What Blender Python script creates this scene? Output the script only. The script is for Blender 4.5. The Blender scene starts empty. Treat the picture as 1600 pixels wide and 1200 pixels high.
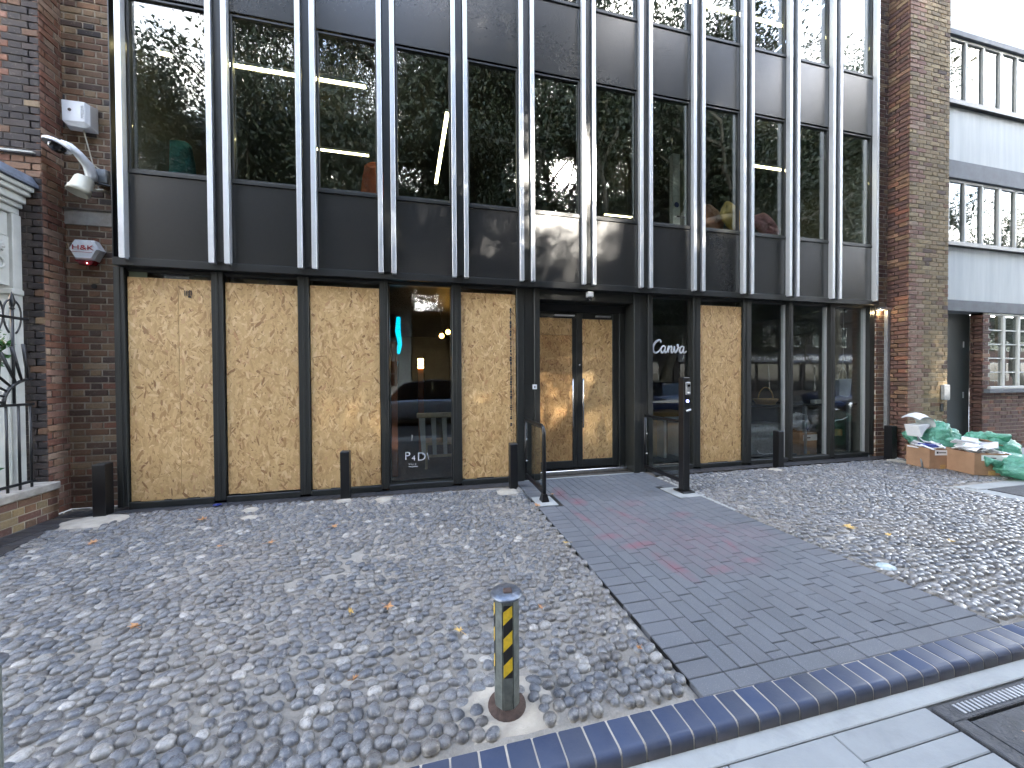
import bpy, math, random
import numpy as np
from mathutils import Vector, Matrix, noise
R = math.radians
random.seed(7); rng = np.random.default_rng(7)
scene = bpy.context.scene
COL = scene.collection

# ------------------------------------------------------------------ camera, sky, sun, exposure
CAMLOC = Vector((0, 0, 1.45)); YAW, PITCH, ROLL, FPX = 0.229027, 0.01314, -0.00633, 570.0
cam = bpy.data.cameras.new('camera'); camo = bpy.data.objects.new('camera', cam); COL.objects.link(camo)
cam.sensor_width = 36; cam.lens = FPX / 1600 * 36; cam.clip_start = 0.02; cam.clip_end = 500
cy, sy, cp, sp = math.cos(YAW), math.sin(YAW), math.cos(PITCH), math.sin(PITCH)
FW = Vector((sy*cp, cy*cp, -sp)); RT = Vector((cy, -sy, 0)); UP = RT.cross(FW)
cr, sr = math.cos(ROLL), math.sin(ROLL)
RT2, UP2 = cr*RT + sr*UP, -sr*RT + cr*UP
camo.matrix_world = Matrix(((RT2.x, UP2.x, -FW.x, 0), (RT2.y, UP2.y, -FW.y, 0), (RT2.z, UP2.z, -FW.z, 1.45), (0, 0, 0, 1)))
scene.camera = camo

SUNDIR = Vector((0.324, -0.812, 0.485)).normalized()       # towards the sun: low, behind the viewer
world = bpy.data.worlds.new('World'); scene.world = world; world.use_nodes = True
wn = world.node_tree; wn.nodes.clear()
sky = wn.nodes.new('ShaderNodeTexSky'); sky.sky_type = 'NISHITA'; sky.sun_disc = False
sky.sun_elevation = math.asin(SUNDIR.z); sky.sun_rotation = math.atan2(SUNDIR.x, SUNDIR.y)
sky.air_density = 1.0; sky.dust_density = .9; sky.ozone_density = 1.0
bg = wn.nodes.new('ShaderNodeBackground'); bg.inputs['Strength'].default_value = 0.14
wo = wn.nodes.new('ShaderNodeOutputWorld')
# broken cloud over the clear sky
def wnode(ty, **kw):
    x = wn.nodes.new(ty)
    for k, v in kw.items(): setattr(x, k, v)
    return x
tc = wnode('ShaderNodeTexCoord'); sx_ = wnode('ShaderNodeSeparateXYZ'); wn.links.new(tc.outputs['Generated'], sx_.inputs[0])
zm = wnode('ShaderNodeMath', operation='MAXIMUM'); wn.links.new(sx_.outputs[2], zm.inputs[0]); zm.inputs[1].default_value = 0.0
za = wnode('ShaderNodeMath', operation='ADD'); wn.links.new(zm.outputs[0], za.inputs[0]); za.inputs[1].default_value = .25
vd = wnode('ShaderNodeVectorMath', operation='DIVIDE'); wn.links.new(tc.outputs['Generated'], vd.inputs[0])
cz_ = wnode('ShaderNodeCombineXYZ'); [wn.links.new(za.outputs[0], cz_.inputs[i]) for i in range(3)]; wn.links.new(cz_.outputs[0], vd.inputs[1])
cn = wnode('ShaderNodeTexNoise'); cn.inputs['Scale'].default_value = 1.6; cn.inputs['Detail'].default_value = 7; cn.inputs['Roughness'].default_value = .6; wn.links.new(vd.outputs[0], cn.inputs['Vector'])
crp = wnode('ShaderNodeValToRGB'); crp.color_ramp.elements[0].position = .42; crp.color_ramp.elements[1].position = .60; wn.links.new(cn.outputs[0], crp.inputs[0])
bw = wnode('ShaderNodeRGBToBW'); wn.links.new(sky.outputs[0], bw.inputs[0])
cl = wnode('ShaderNodeVectorMath', operation='SCALE'); cl.inputs[0].default_value = (2.2, 2.1, 1.98); wn.links.new(bw.outputs[0], cl.inputs['Scale'])
mx = wnode('ShaderNodeMix', data_type='RGBA'); wn.links.new(crp.outputs[0], mx.inputs[0]); wn.links.new(sky.outputs[0], mx.inputs[6]); wn.links.new(cl.outputs[0], mx.inputs[7])
wn.links.new(mx.outputs[2], bg.inputs[0]); wn.links.new(bg.outputs[0], wo.inputs[0])
sl = bpy.data.lights.new('sun', 'SUN'); sl.energy = 2.0; sl.angle = R(0.9); sl.color = (1.0, 0.93, 0.82)
so = bpy.data.objects.new('sun', sl); COL.objects.link(so)
so.rotation_euler = (-SUNDIR).to_track_quat('-Z', 'Y').to_euler(); so.location = (0, 0, 30)
scene.view_settings.view_transform = 'Standard'; scene.view_settings.look = 'None'
scene.view_settings.exposure = 4.4; scene.view_settings.gamma = 1
scene.view_settings.use_curve_mapping = False
scene.cycles.max_bounces = 8; scene.cycles.transparent_max_bounces = 16
scene.cycles.glossy_bounces = 5; scene.cycles.sample_clamp_indirect = 6
scene.cycles.caustics_reflective = False; scene.cycles.caustics_refractive = False

# ------------------------------------------------------------------ node helpers and materials
class N:
    def __init__(s, name):
        s.m = bpy.data.materials.new(name); s.m.use_nodes = True
        s.t = s.m.node_tree; s.t.nodes.clear()
        s.out = s.t.nodes.new('ShaderNodeOutputMaterial')
    def n(s, ty, ins=None, **kw):
        x = s.t.nodes.new(ty)
        for k, v in kw.items(): setattr(x, k, v)
        for k, v in (ins or {}).items():
            if isinstance(v, bpy.types.NodeSocket): s.t.links.new(v, x.inputs[k])
            else: x.inputs[k].default_value = v
        return x
    def math(s, op, a, b=0.0, c=0.0): return s.n('ShaderNodeMath', {0: a, 1: b, 2: c}, operation=op).outputs[0]
    def mix(s, f, a, b, bt='MIX'):
        x = s.t.nodes.new('ShaderNodeMix'); x.data_type = 'RGBA'; x.blend_type = bt
        for k, v in ((0, f), (6, a), (7, b)):
            if isinstance(v, bpy.types.NodeSocket): s.t.links.new(v, x.inputs[k])
            else: x.inputs[k].default_value = v
        return x.outputs[2]
    def ramp(s, f, stops, interp='LINEAR'):
        x = s.n('ShaderNodeValToRGB', {0: f}); e = x.color_ramp; e.interpolation = interp
        while len(e.elements) < len(stops): e.elements.new(0.5)
        for i, (p, c) in enumerate(stops): e.elements[i].position = p; e.elements[i].color = c4(c)
        return x.outputs[0]
    def noise(s, scale, detail=3, rough=0.55, vec=None, out=0, dist=0.0):
        x = s.n('ShaderNodeTexNoise', {'Scale': scale, 'Detail': detail, 'Roughness': rough, 'Distortion': dist})
        if vec is not None: s.t.links.new(vec, x.inputs['Vector'])
        return x.outputs[out]
    def pos(s): return s.n('ShaderNodeNewGeometry').outputs['Position']
    def rnd(s):
        a = s.n('ShaderNodeObjectInfo').outputs['Random']; b = s.n('ShaderNodeNewGeometry').outputs['Random Per Island']
        return s.math('FRACT', s.math('ADD', a, b))
    def pbr(s, col, rough=0.6, metal=0.0, normal=None, **kw):
        b = s.n('ShaderNodeBsdfPrincipled', {'Base Color': col if isinstance(col, bpy.types.NodeSocket) else c4(col), 'Roughness': rough, 'Metallic': metal})
        for k, v in kw.items():
            k = k.replace('_', ' ')
            if isinstance(v, bpy.types.NodeSocket): s.t.links.new(v, b.inputs[k])
            else: b.inputs[k].default_value = v
        if normal is not None: s.t.links.new(normal, b.inputs['Normal'])
        return b
    def bump(s, h, dist=0.01, strength=1.0, normal=None):
        d = {'Height': h, 'Distance': dist, 'Strength': strength}
        if normal is not None: d['Normal'] = normal
        return s.n('ShaderNodeBump', d).outputs[0]
    def done(s, b): s.t.links.new(b.outputs[0], s.out.inputs['Surface']); return s.m
def c4(c): return tuple(c) if len(c) == 4 else (*c, 1.0)

def plain(name, col, rough=0.6, metal=0.0, var=0.12, scale=6.0, bump=0.0, bscale=60.0, rvar=0.0, **kw):
    s = N(name); p = s.pos(); n = s.noise(scale, 4, 0.6, p)
    dark = tuple(x*(1-var) for x in col); lite = tuple(min(1, x*(1+var)) for x in col)
    c = s.mix(s.ramp(n, [(0.3, (0, 0, 0)), (0.7, (1, 1, 1))]), c4(dark), c4(lite))
    nm = s.bump(s.noise(bscale, 3, 0.6, p), 0.01, bump) if bump else None
    r = s.math('MULTIPLY_ADD', s.noise(scale*1.7, 3, 0.6, p), rvar, rough - rvar*0.5) if rvar else rough
    return s.done(s.pbr(c, r, metal, nm, **kw))

def brick_mat(name, stops, soot=0.35, rough=0.88):
    s = N(name); p = s.pos(); r = s.rnd()
    c = s.ramp(r, stops)
    c = s.mix(s.math('MULTIPLY', s.ramp(s.noise(45, 4, 0.7, p), [(0.38, (0, 0, 0)), (0.68, (1, 1, 1))]), 0.5), c, s.mix(0.55, c, (0.02, 0.016, 0.015, 1)))
    c = s.mix(s.math('MULTIPLY', s.ramp(s.noise(2.2, 4, 0.65, p), [(0.42, (0, 0, 0)), (0.72, (1, 1, 1))]), soot), c, (0.028, 0.025, 0.024, 1))
    c = s.mix(s.math('MULTIPLY', s.ramp(s.noise(28, 5, 0.75, p), [(0.56, (0, 0, 0)), (0.66, (1, 1, 1))]), 0.3), c, (.31, .27, .21, 1))
    nm = s.bump(s.noise(120, 5, 0.7, p), 0.006, 0.7)
    return s.done(s.pbr(c, rough, 0, nm))

M = {}
M['brick_red'] = brick_mat('brick_red', [(0, (.21, .082, .05)), (.35, (.25, .115, .066)), (.6, (.17, .068, .044)), (.8, (.28, .165, .10)), (1, (.24, .13, .078))], .10)
M['brick_brown'] = brick_mat('brick_brown', [(0, (.175, .090, .050)), (.16, (.070, .044, .034)), (.45, (.215, .115, .062)), (.7, (.14, .076, .046)), (.9, (.25, .165, .09)), (1, (.30, .215, .13))], .12)
M['brick_dark'] = brick_mat('brick_dark', [(0, (.04, .033, .032)), (.4, (.062, .048, .044)), (.7, (.045, .034, .032)), (1, (.085, .062, .052))], .3)
M['brick_pink'] = brick_mat('brick_pink', [(0, (.25, .13, .09)), (.3, (.30, .18, .125)), (.6, (.20, .095, .07)), (.8, (.37, .27, .185)), (1, (.28, .16, .115))], .15)
M['brick_stock'] = brick_mat('brick_stock', [(0, (.24, .165, .08)), (.35, (.31, .225, .115)), (.6, (.17, .12, .065)), (.85, (.38, .29, .16)), (1, (.27, .18, .10))], .2)
M['brick_plum'] = brick_mat('brick_plum', [(0, (.10, .05, .04)), (.4, (.15, .07, .05)), (.7, (.085, .045, .038)), (1, (.18, .10, .07))], .12)
M['mortar'] = plain('mortar', (.31, .265, .205), .95, var=.35, scale=9, bump=.6, bscale=150)
M['mortar_dark'] = plain('mortar_dark', (.10, .085, .07), .95, var=.35, scale=9, bump=.6, bscale=150)
M['mortar_pale'] = plain('mortar_pale', (.40, .36, .30), .95, var=.2, scale=9, bump=.5, bscale=150)
M['frame'] = plain('frame', (.021, .022, .020), .4, var=.08, scale=4, rvar=.12)
M['fascia'] = plain('fascia', (.022, .023, .023), .34, var=.06, scale=3, rvar=.12)
M['black'] = plain('black', (.006, .006, .007), .35, var=.1, scale=8, rvar=.1)
M['rubber'] = plain('rubber', (.012, .012, .012), .75)
M['soffit'] = plain('soffit', (.02, .02, .02), .5)
M['silver'] = plain('silver', (.60, .61, .62), .46, .8, var=.03, scale=12, rvar=.06)
M['steel'] = plain('steel', (.60, .59, .57), .25, 1.0, var=.05)
M['galv'] = plain('galv', (.30, .31, .32), .5, .7, var=.2, scale=20)
M['white'] = plain('white', (.74, .75, .76), .42, var=.05)
M['white_paint'] = plain('white_paint', (.50, .50, .46), .5, var=.12, scale=5, bump=.1, bscale=40)
M['cream'] = plain('cream', (.56, .53, .42), .45, var=.08)
M['stone'] = plain('stone', (.30, .28, .25), .85, var=.3, scale=8, bump=.3)
M['lead'] = plain('lead', (.14, .16, .20), .55, .3, var=.25, scale=9)
M['render'] = None
M['iron'] = plain('iron', (.014, .015, .017), .4, var=.2, scale=25, bump=.2, bscale=90)
M['rust'] = plain('rust', (.055, .034, .027), .85, var=.45, scale=40, bump=.5)
M['card'] = plain('card', (.33, .195, .115), .85, var=.12, scale=7, bump=.1)
M['paper'] = plain('paper', (.62, .62, .64), .8, var=.1, scale=14)
M['blue'] = plain('blue', (.02, .035, .20), .5)
M['navy_car'] = plain('navy_car', (.012, .02, .07), .15, Coat_Weight=1.0)
M['silver_car'] = plain('silver_car', (.28, .31, .36), .25, .6, Coat_Weight=1.0)
M['van_blue'] = plain('van_blue', (.02, .03, .08), .3)
M['yellow'] = plain('yellow', (.78, .53, .02), .45, var=.15, scale=60)
M['orange'] = plain('orange', (.42, .08, .025), .75, var=.15)
M['mustard'] = plain('mustard', (.55, .33, .07), .8, var=.15)
M['rustfab'] = plain('rustfab', (.36, .13, .06), .8, var=.2)
M['teal'] = plain('teal', (.02, .16, .20), .7, var=.2)
M['pinkfab'] = plain('pinkfab', (.36, .10, .10), .8)
M['straw'] = plain('straw', (.45, .27, .10), .8, var=.3, scale=80, bump=.5, bscale=120)
M['canvas'] = plain('canvas', (.50, .48, .42), .85)
M['timber'] = plain('timber', (.46, .36, .22), .6, var=.18, scale=10)
M['red_ink'] = plain('red_ink', (.45, .03, .05), .5)
M['red_lens'] = plain('red_lens', (.22, .004, .01), .12)
M['ink'] = plain('ink', (.035, .033, .04), .8)
M['glossblack'] = plain('glossblack', (.006, .006, .008), .05)
M['inter_wall'] = plain('inter_wall', (.17, .16, .14), .8, var=.1)
M['inter_floor'] = plain('inter_floor', (.045, .042, .04), .5)
M['inter_ceil'] = plain('inter_ceil', (.05, .05, .05), .8)
M['ledge'] = plain('ledge', (.13, .15, .085), .5)
M['door_green'] = plain('door_green', (.036, .046, .042), .42, var=.08)
M['grey_band'] = plain('grey_band', (.105, .115, .13), .7, var=.18, scale=5, bump=.15)
M['asphalt'] = plain('asphalt', (.05, .05, .052), .9, var=.2, scale=3, bump=.5, bscale=120)
M['ground'] = plain('ground', (.06, .058, .055), .95, var=.2)
M['cover'] = plain('cover', (.05, .052, .058), .7, .2, var=.3, scale=20, bump=.7, bscale=70)
M['spill'] = plain('spill', (.42, .50, .52), .6, var=.3, scale=30)
M['cyan'] = plain('cyan', (.0, .35, .5), .3)

def emit(name, col, st):
    s = N(name); e = s.n('ShaderNodeEmission', {'Color': c4(col), 'Strength': st}); return s.done(e)
M['led'] = emit('led', (1.0, .86, .45), 1.5)
M['bulb'] = emit('bulb', (1.0, .50, .09), 1.6)
M['cyan_glow'] = emit('cyan_glow', (.0, .45, .75), .12)  # faint emission put into the colour of the turquoise hanging ornament
M['led_blue'] = emit('led_blue', (.25, .3, 1.0), 1.2)
M['red_dot'] = emit('red_dot', (1.0, .35, .4), 1.0)
M['warm_window'] = emit('warm_window', (1.0, .55, .18), .9)
M['warm_lamp'] = emit('warm_lamp', (1.0, .74, .35), .6)

def render_mat():
    s = N('render'); p = s.pos()
    streak = s.noise(1.0, 5, 0.65, s.n('ShaderNodeMapping', {'Vector': p, 'Scale': (6, 6, .5)}).outputs[0])
    c = s.mix(s.ramp(streak, [(0.35, (0, 0, 0)), (0.7, (1, 1, 1))]), (.50, .53, .52, 1), (.62, .64, .62, 1))
    return s.done(s.pbr(c, .8, 0, s.bump(s.noise(90, 3, .6, p), .005, .3)))
M['render'] = render_mat()

def panel_mat():                         # satin spandrel panels: slightly uneven sheet metal
    s = N('spandrel'); p = s.pos()
    r = s.ramp(s.noise(1.4, 3, .55, p), [(0.3, (.20,)*3), (0.7, (.34,)*3)])
    c = s.mix(s.noise(25, 4, .7, p), (.020, .020, .020, 1), (.026, .026, .025, 1))
    nm = None
    return s.done(s.pbr(c, .27, 0, nm, Specular_IOR_Level=.65))
M['panel'] = panel_mat()

def glass_mat(name, tint, refl, rough=0.0, wav=.02):
    s = N(name); p = s.pos()
    nm = s.bump(s.noise(1.3, 1, .4, p), .02, wav)
    fc = s.n('ShaderNodeLayerWeight', {'Blend': .5, 'Normal': nm}).outputs['Facing']
    f = s.math('MULTIPLY_ADD', s.math('POWER', fc, 5.0), 1.0 - refl, refl)
    g = s.n('ShaderNodeBsdfGlossy', {'Color': (1, 1, 1, 1), 'Roughness': rough, 'Normal': nm})
    t = s.n('ShaderNodeBsdfTransparent', {'Color': c4(tint)})
    return s.done(s.n('ShaderNodeMixShader', {0: f, 1: t.outputs[0], 2: g.outputs[0]}))
M['glass'] = glass_mat('glass', (.90, .93, .92), .050, wav=.05)
M['glass_upper'] = glass_mat('glass_upper', (.86, .90, .88), .105, wav=.10)
M['glass_clear'] = glass_mat('glass_clear', (.90, .93, .92), .04)
M['glass_old'] = glass_mat('glass_old', (.62, .66, .66), .09, wav=.2)

def cobble_mat():
    s = N('cobble'); p = s.pos(); r = s.rnd()
    c = s.ramp(r, [(0, (.085, .092, .105)), (.2, (.13, .138, .152)), (.4, (.18, .186, .196)), (.55, (.125, .12, .115)), (.75, (.22, .216, .21)), (.88, (.10, .113, .135)), (.95, (.30, .29, .27)), (1, (.46, .44, .41))])
    c = s.mix(s.math('MULTIPLY', s.ramp(s.noise(70, 5, .75, p), [(0.42, (0, 0, 0)), (0.62, (1, 1, 1))]), .5), c, (.045, .045, .05, 1))
    c = s.mix(s.math('MULTIPLY', s.ramp(s.noise(38, 4, .7, p, dist=1.0), [(0.56, (0, 0, 0)), (0.64, (1, 1, 1))]), .5), c, (.36, .34, .31, 1))
    c = s.mix(s.math('MULTIPLY', s.ramp(s.noise(1.1, 4, .6, p), [(0.45, (0, 0, 0)), (0.7, (1, 1, 1))]), .40), c, (.20, .17, .14, 1))
    up = s.n('ShaderNodeSeparateXYZ', {0: p}).outputs[2]                 # mortar smeared round the foot of each stone
    foot = s.math('ADD', up, s.math('MULTIPLY_ADD', s.noise(60, 3, .6, p), .016, -.008))
    c = s.mix(s.ramp(s.math('ADD', foot, .009), [(0.0, (1, 1, 1)), (.008, (0, 0, 0))]), c, (.26, .24, .21, 1))
    rr = s.math('MULTIPLY_ADD', s.noise(55, 3, .6, p), .5, .06)
    nm = s.bump(s.noise(150, 5, .7, p), .004, .5)
    return s.done(s.pbr(c, rr, 0, nm))
M['cobble'] = cobble_mat()

def bed_mat():
    s = N('bed'); p = s.pos()
    c = s.ramp(s.noise(3, 5, .65, p), [(0.3, (.25, .23, .20)), (0.5, (.38, .355, .315)), (0.7, (.47, .445, .40))])
    c = s.mix(s.math('MULTIPLY', s.noise(120, 4, .7, p), .7), c, (.10, .09, .08, 1))
    return s.done(s.pbr(c, .95, 0, s.bump(s.noise(60, 6, .75, p), .012, .9)))
M['bed'] = bed_mat()

def paver_mat():
    s = N('paver'); p = s.pos(); r = s.rnd()
    c = s.ramp(r, [(0, (.10, .108, .122)), (.5, (.122, .13, .145)), (1, (.11, .115, .127))])
    c = s.mix(s.math('MULTIPLY', s.ramp(s.noise(260, 2, .6, p), [(0.60, (0, 0, 0)), (0.72, (1, 1, 1))]), .6), c, (.34, .35, .36, 1))
    c = s.mix(s.math('MULTIPLY', s.ramp(s.noise(1.7, 5, .65, p), [(0.4, (0, 0, 0)), (0.75, (1, 1, 1))]), .35), c, (.062, .066, .075, 1))
    # faded red spray paint left on the blocks
    marks = [(1.63, 4.35, .10, .30, -8, .8), (1.72, 4.0, .12, .16, 0, 1), (1.58, 3.5, .05, .30, 8, .8), (1.62, 3.05, .16, .08, 0, .9), (2.05, 3.45, .06, .33, 20, .75),
             (1.78, 2.83, .20, .07, 5, 1), (1.84, 2.45, .08, .28, 4, .75), (2.62, 3.35, .16, .10, 0, .5), (2.7, 3.0, .08, .25, 15, .45), (2.56, 2.66, .05, .2, -20, .8),
             (2.50, 2.38, .12, .05, 0, .8), (2.15, 2.32, .16, .06, 10, .8), (2.35, 2.75, .5, .6, 0, .28), (2.0, 3.1, .5, .7, 0, .18), (2.9, 2.8, .3, .3, 0, .25), (2.3, 3.8, .2, .14, 0, .4)]
    tot = None
    for (x, y, a, b, ang, w) in marks:
        mp = s.n('ShaderNodeMapping', {'Vector': s.mixv(p) if False else p, 'Location': (x, y, 0), 'Rotation': (0, 0, R(ang)), 'Scale': (a, b, 1)}, vector_type='TEXTURE')
        g = s.n('ShaderNodeTexGradient', {'Vector': mp.outputs[0]}, gradient_type='SPHERICAL').outputs['Fac']
        v = s.math('MULTIPLY', s.math('POWER', g, .6), w)
        tot = v if tot is None else s.math('MAXIMUM', tot, v)
    f = s.math('MULTIPLY', tot, s.ramp(s.noise(9, 5, .75, p), [(0.35, (.15,)*3), (0.62, (1, 1, 1))]))
    c = s.mix(s.math('MULTIPLY', f, .6), c, (.27, .045, .07, 1))
    return s.done(s.pbr(c, .8, 0, s.bump(s.noise(220, 4, .7, p), .003, .6)))
M['paver'] = paver_mat()

def kerb_mat():
    s = N('kerb_brick'); p = s.pos(); r = s.rnd()
    c = s.ramp(r, [(0, (.014, .028, .075)), (.4, (.019, .038, .098)), (.75, (.013, .026, .066)), (.9, (.014, .02, .036)), (1, (.028, .042, .09))])
    z = s.n('ShaderNodeSeparateXYZ', {0: p}).outputs[2]
    zz = s.math('ADD', z, s.math('MULTIPLY_ADD', s.noise(30, 4, .7, p), .03, -.015))
    c = s.mix(s.math('MULTIPLY', s.ramp(s.math('ADD', zz, .06), [(0.0, (1, 1, 1)), (.055, (0, 0, 0))]), .75), c, (.13, .105, .085, 1))
    c = s.mix(s.math('MULTIPLY', s.noise(14, 5, .7, p), .42), c, (.10, .11, .13, 1))
    return s.done(s.pbr(c, .62, 0, s.bump(s.noise(80, 4, .7, p), .003, .4)))
M['kerb'] = kerb_mat()
def tile_mat():
    s = N('tile_black'); p = s.pos(); r = s.rnd()
    c = s.ramp(r, [(0, (.022, .023, .027)), (1, (.045, .046, .052))])
    c = s.mix(s.math('MULTIPLY', s.noise(12, 5, .7, p), .4), c, (.085, .08, .075, 1))
    return s.done(s.pbr(c, .5, 0, s.bump(s.noise(90, 4, .7, p), .003, .4)))
M['tile_black'] = tile_mat()
def slab_mat(name, a, b):
    s = N(name); p = s.pos(); r = s.rnd()
    c = s.mix(s.noise(5, 6, .7, p), c4(a), c4(b))
    c = s.mix(s.math('MULTIPLY', s.ramp(s.noise(2.5, 5, .7, p, dist=.6), [(0.5, (0, 0, 0)), (0.72, (1, 1, 1))]), .45), c, (.15, .16, .165, 1))
    c = s.mix(s.math('MULTIPLY', r, .18), c, (.42, .45, .47, 1))
    return s.done(s.pbr(c, .8, 0, s.bump(s.noise(110, 5, .7, p), .004, .5)))
M['slab'] = slab_mat('slab', (.20, .21, .21), (.305, .315, .315))
M['concrete'] = slab_mat('concrete', (.24, .25, .24), (.40, .41, .40))

def osb_mat(name, k=1.0, warm=1.0):
    s = N(name); p = s.pos(); r = s.n('ShaderNodeNewGeometry').outputs['Random Per Island']
    def w(c): return (min(1, c[0]*k), c[1]*k/(warm**.6), c[2]*k/(warm**1.4))
    c = s.ramp(r, [(0, w((.24, .12, .045))), (.05, w((.38, .21, .085))), (.17, w((.52, .325, .14))), (.5, w((.61, .41, .185))), (.8, w((.67, .47, .225))), (.94, w((.76, .57, .31))), (1, w((.50, .26, .12)))])
    g = s.noise(1.0, 4, .7, s.n('ShaderNodeMapping', {'Vector': p, 'Scale': (160, 30, 90)}).outputs[0])
    c = s.mix(s.math('MULTIPLY', g, .35), c, c4(w((.38, .235, .11))))
    return s.done(s.pbr(c, .62, 0, s.bump(s.noise(70, 4, .7, p), .004, .5)))
M['osb'] = osb_mat('osb', 1.14, 1.06); M['osb_warm'] = osb_mat('osb_warm', .98, 1.28)

def leaf_mat(name, stops, trans=.35):
    s = N(name); r = s.n('ShaderNodeNewGeometry').outputs['Random Per Island']
    c = s.ramp(r, stops)
    b = s.pbr(c, .5, 0); t = s.n('ShaderNodeBsdfTranslucent', {'Color': c})
    return s.done(s.n('ShaderNodeMixShader', {0: trans, 1: b.outputs[0], 2: t.outputs[0]}))
M['leaf'] = leaf_mat('leaf', [(0, (.018, .030, .016)), (.5, (.028, .042, .021)), (.85, (.042, .053, .026)), (1, (.085, .072, .03))], .14)
M['leaf_plant'] = leaf_mat('leaf_plant', [(0, (.03, .10, .03)), (1, (.08, .18, .06))], .25)
M['leaf_dry'] = leaf_mat('leaf_dry', [(0, (.42, .20, .09)), (.5, (.50, .27, .12)), (1, (.34, .13, .05))], .15)
M['leaf_gold'] = leaf_mat('leaf_gold', [(0, (.60, .38, .10)), (1, (.62, .42, .15))], .15)
M['bark'] = plain('bark', (.10, .09, .07), .9, var=.4, scale=3, bump=.6, bscale=15)

def bag_mat():
    s = N('bag_green'); p = s.pos()
    c = s.mix(s.noise(5, 4, .6, p), (.09, .42, .29, 1), (.34, .68, .54, 1))
    nm = s.bump(s.noise(9, 5, .65, p, dist=1.5), .06, .8)
    b = s.pbr(c, .28, 0, nm, Specular_IOR_Level=.6)
    t = s.n('ShaderNodeBsdfTranslucent', {'Color': c, 'Normal': nm}); tr = s.n('ShaderNodeBsdfTransparent', {'Color': (.4, .8, .62, 1)})
    m1 = s.n('ShaderNodeMixShader', {0: .35, 1: b.outputs[0], 2: t.outputs[0]})
    return s.done(s.n('ShaderNodeMixShader', {0: .12, 1: m1.outputs[0], 2: tr.outputs[0]}))
M['bag'] = bag_mat()

# ------------------------------------------------------------------ object helpers
WL = {}
def tag(o, label=None, cat=None, group=None, kind=None):
    if label: o['label'] = label
    if cat: o['category'] = cat
    if group: o['group'] = group
    if kind: o['kind'] = kind
    return o
def thing(name, loc, label, cat, group=None):
    o = bpy.data.objects.new(name, None); COL.objects.link(o); o.location = loc; o.empty_display_size = .1
    WL[o] = Vector(loc); return tag(o, label, cat, group)
def place(name, me, parent=None, origin=None, mtx=None):
    o = bpy.data.objects.new(name, me); COL.objects.link(o)
    if parent is not None: o.parent = parent
    if mtx is not None: o.matrix_local = mtx
    return o

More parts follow.
